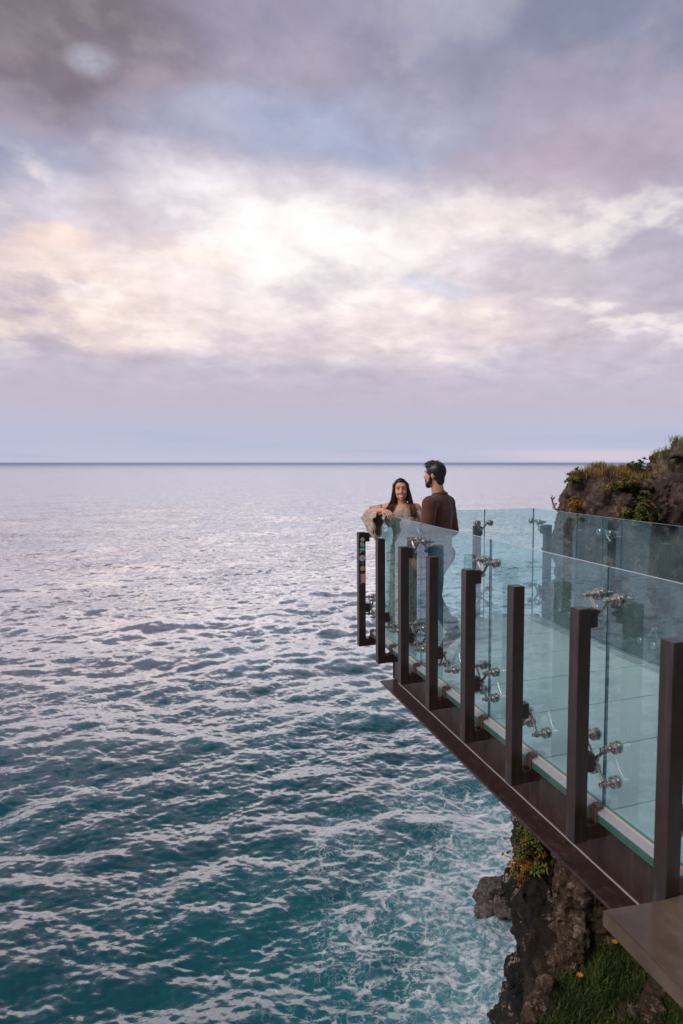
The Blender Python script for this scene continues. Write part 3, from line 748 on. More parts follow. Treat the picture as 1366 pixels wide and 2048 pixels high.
def s6(bm):
    disc_decal(bm, .004, .820, .025, yf, 24); disc_decal(bm, .004, .820, .019, yf-.0008, 20, mat=1); disc_decal(bm, .004, .822, .010, yf-.0016, 14, mat=0)
sticker(s6, ['cream', 'orange'], 'round cream sticker')
def s7(bm):
    quad_decal(bm, -.030, .0, .655, .765, yf, 1); quad_decal(bm, -.014, .032, .668, .766, yf-.0008, 0)
    for k_ in range(4):
        for j_ in range(3): quad_decal(bm, -.008+j_*.012, .001+j_*.012, .678+k_*.021, .692+k_*.021, yf-.0016, 2)
sticker(s7, ['orange', 'blue', 'cream'], 'orange rectangular sticker with blue edge')

# ---- glass panels
def panel(x0, y0, x1, y1, label, along):
    bm = bmesh.new(); box(bm, (x0, y0, .012), (x1, y1, ZG), 0)
    bmesh.ops.recalc_face_normals(bm, faces=bm.faces)
    for f in bm.faces:
        n = f.normal
        if n.z > .5: f.material_index = 2
        elif n.z < -.5 or (abs(n.y) > .5) == (along == 'y'): f.material_index = 1
        else: f.material_index = 0
    o = build('glass_barrier', bm, [M_GLASS, M_GEDGE, M_GTOP])
    tag(o, label, 'glass barrier', 'frameless glass railing panels')
jy = [-1.824, -.583, .658, 1.899, 3.140, YE]
ll = ['clear near glass panel shown only in part at the right edge', 'clear near glass panel right of the tall near post', 'clear near glass panel between the two brackets right of the man',
      'clear near glass panel in front of the man', 'clear near glass panel under the woman\'s arm']
for k_, (a, b) in enumerate(zip(jy, jy[1:])):
    if k_: panel(XG, a+.004, XG+GT, b-.004, ll[k_], 'y')
rl = ['far glass panel beyond the picture edge', 'far glass panel close to shore at the picture edge', 'far glass panel in front of the dark headland', 'far glass panel right of the high double fitting', 'far glass panel at the outer corner']
for k_, (a, b) in enumerate(zip(jy, jy[1:])):
    if k_: panel(XR-GT, a+.004, XR, b-.004, rl[k_], 'y')
xs_ = [XG, .83, 1.475, XR]
el_ = ['end glass panel behind the woman', 'end glass panel behind the man', 'end glass panel at the far corner beyond the end post']
for k_, (a, b) in enumerate(zip(xs_, xs_[1:])): panel(a+.003, YE+.004, b-.003, YE+.004+GT, el_[k_], 'x')
# ------------------------------------------------------------------ people
def V(*a): return Vector(a)
def ell(bm, c, r, rot=None, seg=18):
    rr = bmesh.ops.create_icosphere(bm, subdivisions=3, radius=1.0)
    m_ = rot if rot is not None else Matrix.Identity(3)
    for v in rr['verts']: v.co = m_ @ Vector((v.co.x*r[0], v.co.y*r[1], v.co.z*r[2]))+Vector(c)
def capsule(bm, a, b, ra, rb, n=16, flat=1.0, side=None):
    """tapered limb with round ends; flat squeezes it across `side`"""
    a, b = Vector(a), Vector(b); L = (b-a).length
    d, u, v = frame(b-a)
    if side is not None:
        u = (Vector(side)-d*d.dot(Vector(side))).normalized(); v = d.cross(u)
    prof = []
    for i in range(6): t = math.pi/2*(1-i/5); prof.append((-ra*math.sin(t), ra*math.cos(t)))
    for i in range(1, 6): t = i/5*math.pi/2; prof.append((L+rb*math.sin(t), rb*math.cos(t)))
    rings = []
    for t, r in prof:
        r = max(r, 1e-4)
        rings.append([bm.verts.new(a+d*t+u*math.cos(q)*r+v*math.sin(q)*r*flat) for q in [2*math.pi*k_/n for k_ in range(n)]])
    for x, y in zip(rings, rings[1:]):
        for i in range(n): bm.faces.new((x[i], x[(i+1) % n], y[(i+1) % n], y[i]))
    bm.faces.new(rings[0][::-1]); bm.faces.new(rings[-1])
def chain(bm, pts, rads, **kw):
    for i in range(len(pts)-1): capsule(bm, pts[i], pts[i+1], rads[i], rads[i+1], **kw)
def fuse(name, bm, voxel, smooth, mats, parent=None, facemat=None, wrinkle=None, factor=.5):
    bmesh.ops.recalc_face_normals(bm, faces=bm.faces)
    me = bpy.data.meshes.new('tmp'); bm.to_mesh(me); bm.free()
    o = bpy.data.objects.new('tmp', me); COL.objects.link(o)
    md = o.modifiers.new('r', 'REMESH'); md.mode = 'VOXEL'; md.voxel_size = voxel
    md = o.modifiers.new('s', 'SMOOTH'); md.factor = factor; md.iterations = smooth
    dg = bpy.context.evaluated_depsgraph_get(); m2 = bpy.data.meshes.new_from_object(o.evaluated_get(dg))
    bpy.data.objects.remove(o); bpy.data.meshes.remove(me)
    n = len(m2.vertices)
    if wrinkle is not None:
        co = np.empty(n*3, np.float32); m2.vertices.foreach_get('co', co); co = co.reshape(-1, 3).astype(float)
        no = np.empty(n*3, np.float32); m2.vertices.foreach_get('normal', no); no = no.reshape(-1, 3)
        co += no*wrinkle(co)[:, None]; m2.vertices.foreach_set('co', co.astype(np.float32).ravel()); m2.update()
    m2.shade_smooth(); m2.name = name
    m2.materials.clear()
    for m_ in mats: m2.materials.append(m_)
    if facemat is not None:
        c = np.empty(len(m2.polygons)*3, np.float32); m2.polygons.foreach_get('center', c)
        m2.polygons.foreach_set('material_index', facemat(c.reshape(-1, 3).astype(float)).astype(np.int32))
    return link(name, m2, mats, parent)

def skin_mat(name, c, c2):
    m_, t, out = mat(name); p = pos(t)
    n = t.noise(p, 14, 5, .6)
    col = t.mix(t.step(n, .35, .7), c, c2)
    princ(t, out, Base_Color=col, Roughness=.48, Subsurface_Weight=.12, Subsurface_Radius=(.012, .005, .003), Specular_IOR_Level=.4)
    return m_
M_SKIN_W = skin_mat('tanned_skin', (.74, .35, .215), (.80, .40, .25))
M_SKIN_M = skin_mat('light_tan_skin', (.60, .29, .19), (.66, .33, .22))
M_LIPS = simple('lips', (.64, .27, .21), .4)
M_TEETH = simple('teeth', (.88, .86, .82), .3, 0, .05)
M_EYE = simple('eye_dark', (.03, .02, .018), .2)
M_EYEW = simple('eye_white', (.6, .58, .56), .3, 0, .05)
def hair_mat(name, a, b):
    m_, t, out = mat(name); p = pos(t)
    n = t.noise(t.vm('MULTIPLY', p, (90, 90, 12)), 1.0, 4, .6)
    princ(t, out, Base_Color=t.mix(t.step(n, .35, .7), a, b), Roughness=.38, Specular_IOR_Level=.45)
    return m_
M_HAIR_W = hair_mat('dark_brown_hair', (.020, .011, .008), (.075, .038, .024))
M_HAIR_TIP = hair_mat('brown_hair_ends', (.09, .045, .026), (.19, .10, .06))
M_HAIR_M = hair_mat('black_hair', (.007, .007, .008), (.024, .020, .019))
M_HAIR_TOP = hair_mat('dark_brown_quiff', (.02, .012, .009), (.06, .03, .022))
def cloth(name, c, scale=300, var=.2, bump=.35, rough=.85, sheen=.2):
    m_, t, out = mat(name); p = pos(t)
    n = t.noise(p, 6, 5, .6); w = t.noise(p, scale, 2, .5)
    f = t.m('ADD', t.m('MULTIPLY_ADD', t.m('SUBTRACT', n, .5), var*2, 1.0), t.m('MULTIPLY', t.m('SUBTRACT', w, .5), .3))
    princ(t, out, Base_Color=t.vm('SCALE', t.comb(*c), sc=f), Roughness=rough, Sheen_Weight=sheen, Specular_IOR_Level=.2, Normal=t.bump(w, bump, .003))
    return m_
M_SWEAT = cloth('brown_knit', (.115, .046, .032), 420, .18, .5)
M_RIB = cloth('dark_brown_rib', (.055, .024, .018), 500)
M_TEE = cloth('grey_jersey', (.33, .33, .36), 350)
M_JEANS = cloth('blue_denim', (.05, .12, .19), 500, .35)
M_BOOT = cloth('brown_suede', (.17, .115, .085), 350, .25)
M_SOLE = simple('boot_sole', (.05, .04, .035), .7)
def crochet():
    m_, t, out = mat('cream_crochet'); p = pos(t)
    v = t.voro(p, 130, 'F1', .7); n = t.noise(p, 9, 4, .6)
    c = t.mix(t.step(v, .25, .6), (.70, .60, .50), (.46, .37, .29)); c = t.mix(t.step(n, .4, .7, 0, .35), c, (.42, .32, .25)); c = t.mix(t.step(t.noise(p, 34, 3, .6), .46, .60, 0, .7), c, (.30, .20, .145))
    princ(t, out, Base_Color=c, Roughness=.9, Specular_IOR_Level=.15, Normal=t.bump(v, -.8, .008))
    return m_
M_CROCHET = crochet()

def head_prims(bm, M, k=1.0, male=False):
    """head in its own frame: x to its left, -y forward is avoided: +y is forward, z up, origin at the skull's centre"""
    rot = M.to_3x3()
    def E_(c, r, rx=0.0): ell(bm, M @ Vector(c), tuple(r), rot @ Euler((rx, 0, 0)).to_matrix())
    def C_(a, b, ra, rb): capsule(bm, M @ Vector(a), M @ Vector(b), ra, rb, 12)
    E_((0, -.012, .022), (.074, .093, .090))                # cranium
    E_((0, .030, -.020), (.064, .062, .078))                # face
    E_((0, .040, -.075), (.047 if male else .041, .043, .040))   # jaw
    E_((0, .070, -.102), (.022 if male else .017, .017, .015))   # chin
    E_((0, .066, .032), (.056, .026, .022))                 # brow and forehead
    for s in (-1, 1):
        E_((s*.034, .070, -.034), (.024, .021, .022))       # cheekbone
        E_((s*.0725, -.010, -.014), (.010, .017, .028), -.15) # ear
        if male: E_((s*.046, .030, -.070), (.020, .034, .034))       # jaw corner
        else: E_((s*.036, .040, -.064), (.020, .030, .030))
        E_((s*.010, .093, -.032), (.008, .010, .008))       # nostril
    C_((0, .085, .018), (0, .105, -.026), .009, .0125)      # nose
    E_((0, .090, -.066), (.022, .010, .006)); E_((0, .088, -.076), (.018, .010, .007))  # lips
def face_bits(parent, M, wide=True):
    """eyes, brows and a smile as their own small meshes"""
    rot = M.to_3x3()
    for s in (-1, 1):
        bm = bmesh.new(); ell(bm, M @ V(s*.031, .0795, .006), (.0145, .0075, .0068), rot); e = build('eye', bm, M_EYEW, parent, True)
        bm = bmesh.new(); ell(bm, M @ V(s*.031, .0835, .0055), (.0068, .0045, .0062), rot); build('iris', bm, M_EYE, e, True)
        bm = bmesh.new(); tube(bm, [M @ V(s*(.014+.011*i), .0875-.0035*i*i*.55, .0125+.0018*(i if i < 3 else 4-i)) for i in range(4)], [.0016, .0020, .0020, .0014], 6); build('eyelash', bm, M_EYE, e, True)
        bm = bmesh.new(); tube(bm, [M @ V(s*(.012+.012*i), .0925-.004*i*i*.5, .0310+(0, .0035, .0035, .0005)[i]) for i in range(4)], [.0024, .0028, .0024, .0014], 6); build('eyebrow', bm, M_HAIR_W, parent, True)
    bm = bmesh.new(); N_ = 12
    up, dn = [], []
    for i in range(N_+1):
        u = -1+2*i/N_; y = .1015-.022*u*u; x = u*.033
        up.append(bm.verts.new(M @ V(x, y, -.0625+.0075*u*u))); dn.append(bm.verts.new(M @ V(x, y-.001, -.0625+.0075*u*u-.0165*(1-u*u)**.6-.0004)))
    for i in range(N_): bm.faces.new((up[i], up[i+1], dn[i+1], dn[i]))
    r = bmesh.ops.extrude_face_region(bm, geom=list(bm.faces)); bmesh.ops.translate(bm, vec=rot @ V(0, -.006, 0), verts=[v for v in r['geom'] if isinstance(v, bmesh.types.BMVert)])
    build('teeth', bm, M_TEETH, parent)
    bm = bmesh.new()
    for z0, dz_, r_ in ((-.0605, .0075, .0030), (-.0805, .0175, .0030)):
        pts = [M @ V(u*.035, .1015-.023*u*u, z0+(dz_ if z0 < -.07 else .0075)*u*u*(1.0 if z0 > -.07 else 1.35)) for u in [-1+2*i/10 for i in range(11)]]
        tube(bm, pts, [r_*(.35+.65*math.sin(math.pi*(i+.4)/10.8)) for i in range(11)], 6)
    build('lips', bm, M_LIPS, parent, True)
def frame_m(origin, fwd, up=(0, 0, 1), roll=0.):
    f = Vector(fwd).normalized(); u = Vector(up); x = f.cross(u).normalized(); u = x.cross(f)
    m_ = Matrix((x, f, u)).transposed().to_4x4(); m_.translation = Vector(origin)
    return m_ @ Matrix.Rotation(roll, 4, 'Y')
def hand(bm, wrist, palm_dir, palm_nrm, side, curl=(.4, .5, .4), spread=.12, k=1.0, thumb=.6):
    """palm, four fingers of different length and a thumb; curl in radians per joint, towards the palm (-palm_nrm)"""
    d = Vector(palm_dir).normalized(); n = Vector(palm_nrm); n = (n-d*d.dot(n)).normalized(); s = d.cross(n)*side
    w = Vector(wrist); 
    for j in range(4):
        o = (j-1.5)*.0185*k
        capsule(bm, w+s*o*.55+d*.008, w+d*.078*k+s*o, .0135*k, .0115*k, 10)
    Ls = (.040, .046, .043, .034); 
    for j in range(4):
        o = (j-1.5)*.0190*k; p = w+d*.082*k+s*o; dd = (d+s*spread*(j-1.5)*.6).normalized(); rad = .0088*k
        ax = dd.cross(n).normalized()
        for q, (ln, c) in enumerate(zip((1.0, .72, .58), curl)):
            c = c*(1+.12*(j-1.5)); dd = Matrix.Rotation(-c, 3, ax) @ dd
            e = p+dd*Ls[j]*ln*k; capsule(bm, p, e, rad, rad*.9, 8); p = e; rad *= .9
    b = w+d*.022*k-s*.024*k; t1 = (d*.75-s*.65-n*.25*thumb).normalized(); t2 = (d*.95-s*.15-n*.35*thumb).normalized()
    m1 = b+t1*.042*k; m2 = m1+t2*.032*k; capsule(bm, w+d*.012-s*.010, m1, .0145*k, .0108*k, 8); capsule(bm, m1, m2, .0105*k, .0095*k, 8); capsule(bm, m2, m2+t2*.026*k, .0095*k, .0078*k, 8)

# ---------------- the man: three quarters from behind, looking at her
def man():
    f = V(-.61, .79, 0).normalized(); l = V(-f.y, f.x, 0); r = -l
    H = frame_m((.497, 3.535, 1.660), V(-.66, .75, -.04), roll=0)
    bm = bmesh.new()
    head_prims(bm, H, male=True)
    pel = V(.545, 3.525, .93); chest = V(.545, 3.525, 1.27); neck0 = V(.540, 3.522, 1.455)
    capsule(bm, neck0-V(0, 0, .06), V(.513, 3.530, 1.585), .064, .058)
    capsule(bm, pel, chest, .125, .135, flat=.72, side=l); capsule(bm, chest, chest+V(0, 0, .11), .135, .10, flat=.72, side=l)
    Ls, Rs = V(.395, 3.412, 1.400), V(.672, 3.630, 1.392)
    Le, Re = V(.350, 3.372, 1.115), V(.735, 3.640, 1.125); Lw, Rw = V(.300, 3.492, .905), V(.640, 3.80, .98)
    chain(bm, [Ls, Le, Lw], [.052, .042, .029]); chain(bm, [Rs, Re, Rw], [.052, .042, .029])
    hand(bm, Lw+(Lw-Le).normalized()*.01, V(-.10, .30, -.9), l, 1, (.35, .45, .35)); hand(bm, Rw, V(-.6, .6, -.45), r, -1, (.4, .5, .4))
    Lh, Rh = pel+l*.095-V(0, 0, .03), pel+r*.095-V(0, 0, .03)
    Lk, La = V(.480, 3.510, .500), V(.700, 3.560, .165)          # the bent near leg, heel up behind
    Rk, Ra = V(.470, 3.760, .515), V(.505, 3.815, .085)
    chain(bm, [Lh, Lk, La], [.088, .060, .042]); chain(bm, [Rh, Rk, Ra], [.088, .058, .040])
    capsule(bm, La, V(.63, 3.53, .06), .04, .035); capsule(bm, Ra, V(.43, 3.92, .03), .04, .03)
    p = fuse('person', bm, .0062, 5, [M_SKIN_M])
    tag(p, 'man in a brown sweater, grey shirt and jeans, seen from behind on the glass deck', 'person')
    # sweater
    bm = bmesh.new()
    capsule(bm, pel+V(0, 0, .19), chest+V(0, 0, .03), .142, .158, flat=.76, side=l); capsule(bm, chest+V(0, 0, .02), chest+V(0, 0, .115), .160, .130, flat=.76, side=l)
    chain(bm, [neck0-V(0, 0, .050), Ls+V(.01, .01, .0)], [.082, .068]); chain(bm, [neck0-V(0, 0, .050), Rs+V(-.01, -.01, .0)], [.082, .068])
    capsule(bm, neck0-V(0, 0, .06), neck0+V(0, 0, .005), .080, .070)
    chain(bm, [Ls, Le, Lw+(Le-Lw)*.12], [.071, .058, .043]); chain(bm, [Rs, Re, Rw+(Re-Rw)*.12], [.071, .058, .043])
    def wr(co): return .0065*fbm(co*np.array((7, 7, 12.))+3, 4, .55, ridged=True)-.002
    sw = fuse('sweater', bm, .0075, 6, [M_SWEAT], p, wrinkle=wr)
    bm = bmesh.new()
    c_ = neck0+V(0, 0, .012)-f*.002
    tube(bm, [c_+(l*math.cos(a)*.068+f*math.sin(a)*.064)+V(0, 0, -.022*math.sin(a)) for a in [2*math.pi*i/28 for i in range(29)]], .0105, 8)
    build('collar', bm, M_RIB, sw, True)
    # grey shirt tail showing under it
    bm = bmesh.new()
    capsule(bm, pel+V(0, 0, -.035), pel+V(0, 0, .20), .138, .134, flat=.80, side=l)
    fuse('shirt', bm, .008, 5, [M_TEE], p, wrinkle=lambda co: .006*fbm(co*np.array((10, 10, 5.)), 4, .5, ridged=True))
    # jeans
    bm = bmesh.new()
    capsule(bm, pel-V(0, 0, .03), pel+V(0, 0, .05), .125, .122, flat=.80, side=l)
    chain(bm, [Lh, Lk, La+(Lk-La)*.16], [.104, .076, .062]); chain(bm, [Rh, Rk, Ra+V(0, 0, .04)], [.104, .074, .060])
    fuse('jeans', bm, .008, 5, [M_JEANS], p, wrinkle=lambda co: .006*fbm(co*np.array((9, 9, 14.)), 4, .55, ridged=True))
    # boots
    for nm, a, toe, toe2 in (('boot', La+V(.005, 0, .01), V(.610, 3.525, .052), V(.588, 3.517, .040)), ('boot', Ra+V(0, 0, .02), V(.430, 3.915, .045), V(.395, 3.965, .036))):
        bm = bmesh.new()
        capsule(bm, a+V(.0, 0, .07), a, .056, .055); heel = a-V(0, 0, .055) if a.z < .15 else a+V(.045, .012, -.045)
        capsule(bm, a, heel, .054, .044); capsule(bm, heel, toe, .045, .042); capsule(bm, a-V(0, 0, .01), toe, .05, .040); capsule(bm, toe, toe2, .044, .034)
        b = fuse(nm, bm, .006, 6, [M_BOOT], p)
        bm = bmesh.new()
        lo = V(0, 0, -.042)
        capsule(bm, heel+lo*.6, toe+lo*.55, .034, .038, flat=.35, side=(0.6, -.8, 0) if True else None); capsule(bm, toe+lo*.55, toe2+lo*.40, .038, .030, flat=.35, side=(.6, -.8, 0))
        fuse('sole', bm, .006, 3, [M_SOLE], b)
    # hair: short sides, tousled top; beard
    g = random.Random(3); bm = bmesh.new()
    rot = H.to_3x3()
    ell(bm, H @ V(0, -.016, .030), (.0805, .0985, .0950), rot); capsule(bm, H @ V(0, -.040, .0), H @ V(0, -.050, -.055), .070, .050, flat=.85, side=rot @ V(1, 0, 0)); ell(bm, H @ V(0, .026, .078), (.062, .064, .038), rot)
    for s in (-1, 1): capsule(bm, H @ V(s*.064, .014, .045), H @ V(s*.0665, .012, -.020), .016, .010)
    def cut(co): return .0025*fbm(co*90, 3, .6)
    hm = fuse('hair', bm, .006, 2, [M_HAIR_M], p, wrinkle=cut)
    bm = bmesh.new()
    for _ in range(520):
        a = g.uniform(0, 2*math.pi); q = g.random()**.5
        x = math.cos(a)*q*.066; y = math.sin(a)*q*.080+.0; z = .118-(x*x+y*y)*7.5
        b0 = V(x, y, z-.012); fl = V(g.gauss(.0, .010)-x*.05, .012+g.gauss(0, .010), .020+g.uniform(0, .016)+max(0, y)*.12)
        b1 = b0+fl*.55; b2 = b0+fl+V(g.gauss(.006, .008), .006 if y > 0 else -.016, -.004 if y > 0 else -.010)
        tube(bm, [H @ b0, H @ b1, H @ b2], [.0036, .0030, .0010], 4)
    build('tousled_top', bm, M_HAIR_TOP, hm, True)
    bm = bmesh.new()
    ell(bm, H @ V(0, .047, -.084), (.051, .047, .037), rot); ell(bm, H @ V(0, .070, -.105), (.029, .024, .021), rot)
    for s in (-1, 1):
        capsule(bm, H @ V(s*.0655, .012, -.012), H @ V(s*.058, .024, -.070), .0125, .021); capsule(bm, H @ V(s*.058, .024, -.070), H @ V(s*.034, .058, -.094), .021, .026); capsule(bm, H @ V(s*.030, .082, -.058), H @ V(0, .094, -.052), .009, .009)
    fuse('beard', bm, .005, 3, [M_HAIR_M], p, wrinkle=lambda co: .003*fbm(co*80, 3, .6))
    bm = bmesh.new(); 
    for s in (-1, 1): tube(bm, [H @ V(s*(.014+.012*i), .0935-.004*i*i*.5, .030+.002*i) for i in range(4)], [.003, .004, .0035, .002], 6)
    build('eyebrows', bm, M_HAIR_M, p, True)
    return p
man()

# ---------------- the woman: smiling at the camera, one arm over the railing
def woman():
    f = V(-.36, -.93, 0).normalized(); l = V(-f.y, f.x, 0); r = -l      # her left is towards the man
    if l.x < 0: l, r = r, l
    H = frame_m((.372, 4.100, 1.500), V(-.33, -.94, .02), up=(-.07, 0, 1))
    bm = bmesh.new()
    head_prims(bm, H @ Matrix.Scale(.93, 4))
    neck0 = V(.388, 4.108, 1.345); chest = V(.400, 4.105, 1.19); pel = V(.445, 4.125, .93)
    capsule(bm, neck0-V(0, 0, .02), V(.377, 4.108, 1.44), .050, .046)
    Rs, Ls = V(.258, 4.168, 1.318), V(.528, 4.058, 1.312)
    capsule(bm, neck0-V(0, 0, .035), Rs+V(.01, 0, .005), .048, .046); capsule(bm, neck0-V(0, 0, .035), Ls+V(-.01, 0, .005), .048, .046)
    capsule(bm, chest, chest+V(-.004, 0, .085), .125, .105, flat=.68, side=l); capsule(bm, pel, chest, .125, .12, flat=.72, side=l)
    Re, Rw = V(.075, 4.262, 1.262), V(.168, 4.055, 1.300)
    chain(bm, [Rs, Re, Rw], [.046, .038, .026])
    Le, Lw = V(.640, 4.040, 1.07), V(.520, 3.955, .95)
    chain(bm, [Ls, Le, Lw], [.046, .036, .026])
    hand(bm, Rw+V(.004, -.012, .0), V(.20, -.96, -.17), V(-.10, -.12, 1), -1, (.35, .55, .40), .16, .98)
    hand(bm, Lw, V(-.7, -.5, -.5), V(0, 0, 1), 1, (.3, .4, .3), .1, .92)
    for s, k_ in ((r, V(.40, 4.10, .48)), (l, V(.50, 4.08, .48))):
        a = V(k_.x, k_.y+.02, .08); chain(bm, [pel+s*.055, k_, a], [.078, .055, .036]); capsule(bm, a-V(0, 0, .03), a+f*.14-V(0, 0, .045), .034, .026)
    p = fuse('person', bm, .0056, 5, [M_SKIN_W])
    tag(p, 'smiling woman in a cream off-shoulder crochet dress leaning on the glass', 'person')
    face_bits(p, H @ Matrix.Scale(.93, 4))
    # dress: bodice, long skirt and two wide sleeves
    bm = bmesh.new()
    capsule(bm, pel+V(0, 0, .06), chest+V(0, 0, -.02), .125, .130, flat=.76, side=l); capsule(bm, chest-V(0, 0, .02), chest+V(-.004, 0, .022), .137, .128, flat=.80, side=l)
    capsule(bm, pel+V(0, 0, .05), pel-V(0, 0, .05), .146, .164, flat=.9, side=l); capsule(bm, pel-V(0, 0, .05), V(.45, 4.10, .30), .166, .205, flat=.85, side=l); capsule(bm, V(.45, 4.10, .30), V(.45, 4.10, .25), .205, .215, flat=.85, side=l)
    dr = fuse('dress', bm, .009, 6, [M_CROCHET], p, wrinkle=lambda co: .008*fbm(co*np.array((9, 9, 2.5)), 4, .55, ridged=True)*np.clip(1.6-co[:, 2], .2, 1.2))
    # flounce along the low neckline
    bm = bmesh.new(); N_ = 72; rows = []
    c0 = chest+V(-.002, 0, .032)
    for q, (dz_, k_) in enumerate(((.020, .985), (.008, 1.03), (-.03, 1.10), (-.075, 1.16))):
        row = []
        for i in range(N_):
            a = 2*math.pi*i/N_; wv = 1+.03*q*math.sin(a*11+q*.4)
            row.append(bm.verts.new(c0+(l*math.cos(a)*.166+f*math.sin(a)*.108)*k_*wv+V(0, 0, dz_-.018*max(0, math.sin(a))+.006*math.sin(a*7)*q)))
        rows.append(row)
    for a_, b_ in zip(rows, rows[1:]):
        for i in range(N_): bm.faces.new((a_[i], a_[(i+1) % N_], b_[(i+1) % N_], b_[i]))
    o = build('neckline_flounce', bm, M_CROCHET, dr, True); md = o.modifiers.new('t', 'SOLIDIFY'); md.thickness = .006
    # bell sleeve: wraps the upper arm, opens below the elbow and hangs outside the glass
    def sleeve(rings, nm):
        bm = bmesh.new(); N_ = 40; rows = []
        for q, (c, ax, ru, rv, sag) in enumerate(rings):
            d, u, v = frame(V(*ax)); 
            if v.z < 0: v = -v
            u = d.cross(v)
            row = []
            for i in range(N_):
                a = 2*math.pi*i/N_; rip = 1+(.02+.028*q)*math.sin(a*7+q*.9)+.03*math.sin(a*3+q)
                pt = V(*c)+u*math.cos(a)*ru*rip+v*math.sin(a)*rv*rip
                if math.sin(a) < 0: pt += V(0, 0, sag*math.sin(a))
                row.append(bm.verts.new(pt))
            rows.append(row)
        for a_, b_ in zip(rows, rows[1:]):
            for i in range(N_): bm.faces.new((a_[i], a_[(i+1) % N_], b_[(i+1) % N_], b_[i]))
        bmesh.ops.subdivide_edges(bm, edges=list(bm.edges), cuts=1, smooth=.6, use_grid_fill=True)
        o = build(nm, bm, M_CROCHET, dr, True); md = o.modifiers.new('t', 'SOLIDIFY'); md.thickness = .005
        return o
    sleeve([((.212, 4.192, 1.304), (-.8, .42, -.2), .051, .049, 0), ((.180, 4.207, 1.296), (-.85, .42, -.2), .056, .050, .004), ((.112, 4.250, 1.262), (-.75, .2, -.35), .066, .060, .01),
            ((.075, 4.245, 1.225), (-.05, -.6, -.65), .072, .078, .012), ((.088, 4.185, 1.195), (.15, -.85, -.45), .066, .088, .03), ((.104, 4.110, 1.180), (.2, -.95, -.25), .066, .098, .05), ((.112, 4.045, 1.176), (.25, -.95, -.15), .062, .100, .065)], 'sleeve')
    sleeve([((.520, 4.062, 1.285), (.4, -.1, -.85), .056, .052, 0), ((.575, 4.05, 1.19), (.45, -.1, -.85), .062, .060, 0), ((.63, 4.035, 1.08), (.3, -.2, -.9), .078, .075, 0), ((.60, 4.00, .98), (-.3, -.4, -.8), .10, .09, .03), ((.56, 3.98, .93), (-.4, -.4, -.7), .12, .10, .06)], 'sleeve')
    # fringe of tassels on the hanging cuff
    g = random.Random(11); bm = bmesh.new()
    for i in range(34):
        a = g.uniform(math.pi*1.02, math.pi*1.98); x = V(.112, 4.045, 1.176)+V(.9, .25, 0)*math.cos(a)*.060+V(0, -.01, .155 if True else .1)*math.sin(a)*1.0+V(0, .05*math.sin(i*1.7), 0)
        tube(bm, [x+V(0, 0, .01), x+V(g.gauss(0, .004), g.gauss(0, .006), -.018), x+V(g.gauss(0, .008), g.gauss(0, .01), -.036)], [.0030, .0028, .0018], 5)
    build('tassels', bm, M_CROCHET, dr, True)
    # long hair
    g = random.Random(4); bm = bmesh.new(); rot = H.to_3x3()
    ell(bm, H @ V(0, -.024, .030), (.0745, .086, .0865), rot); capsule(bm, H @ V(0, -.045, -.02), H @ V(.02, -.060, -.16), .070, .075, flat=.75, side=rot @ V(1, 0, 0))
    ell(bm, H @ V(0, .014, .080), (.054, .046, .028), rot)
    for s in (-1, 1): capsule(bm, H @ V(s*.056, .000, .045), H @ V(s*.070, -.002, -.085), .028, .024); capsule(bm, H @ V(s*.070, -.002, -.085), H @ V(s*.092, .0 if s < 0 else -.03, -.165), .024, .022)
    hm = fuse('hair', bm, .006, 3, [M_HAIR_W], p, wrinkle=lambda co: .004*fbm(co*np.array((80, 80, 12.)), 3, .6))
    bm = bmesh.new(); bt = bmesh.new()
    for s in (-1, 1):
        for i in range(240):
            u = g.random(); w = g.gauss(0, 1); o_ = g.random()
            root = V(s*(.003+.028*u), .046-.085*u+.005*w, .112-.020*u+.004*g.random())
            m1 = V(s*(.059+.014*o_), .036-.090*u, .050+.01*w*.4); m2 = V(s*(.067+.026*o_), .040-.100*u, -.035)
            m3 = V(s*(.070+.036*o_), .044-.10*u, -.110)
            if s < 0:   # lock on her left falls in front of the shoulder
                e1 = V(s*(.072+.046*o_), .058-.09*u, -.180); e2 = V(s*(.078+.058*o_), .078-.09*u, -.250-.075*g.random()*(1-.3*u))
            else:       # the other side is swept back over the shoulder
                e1 = V(s*(.082+.060*o_), .040-.10*u, -.150-.02*g.random()); e2 = V(s*(.096+.105*o_), .035-.09*u, -.185-.06*g.random())
            W_ = [H @ q for q in (root, V(s*(.030+.012*u), .052-.088*u, .098-.01*u), m1, m2, m3, e1, e2)]
            fine_ = []
            for a_, b_ in zip(W_, W_[1:]): fine_ += [a_, a_.lerp(b_, .5)]
            fine_.append(W_[-1]); k_ = len(fine_)
            for _ in range(2): fine_ = [fine_[0]]+[(fine_[j-1]+fine_[j]*2+fine_[j+1])/4 for j in range(1, k_-1)]+[fine_[-1]]
            tube(bm, fine_[:10], [.0042]*8+[.0038]*2, 4); tube(bt, fine_[9:], [.0038, .0034, .0028, .0012][:len(fine_[9:])], 4)
    build('long_strands', bm, M_HAIR_W, hm, True); build('strand_ends', bt, M_HAIR_TIP, hm, True)
    return p
woman()
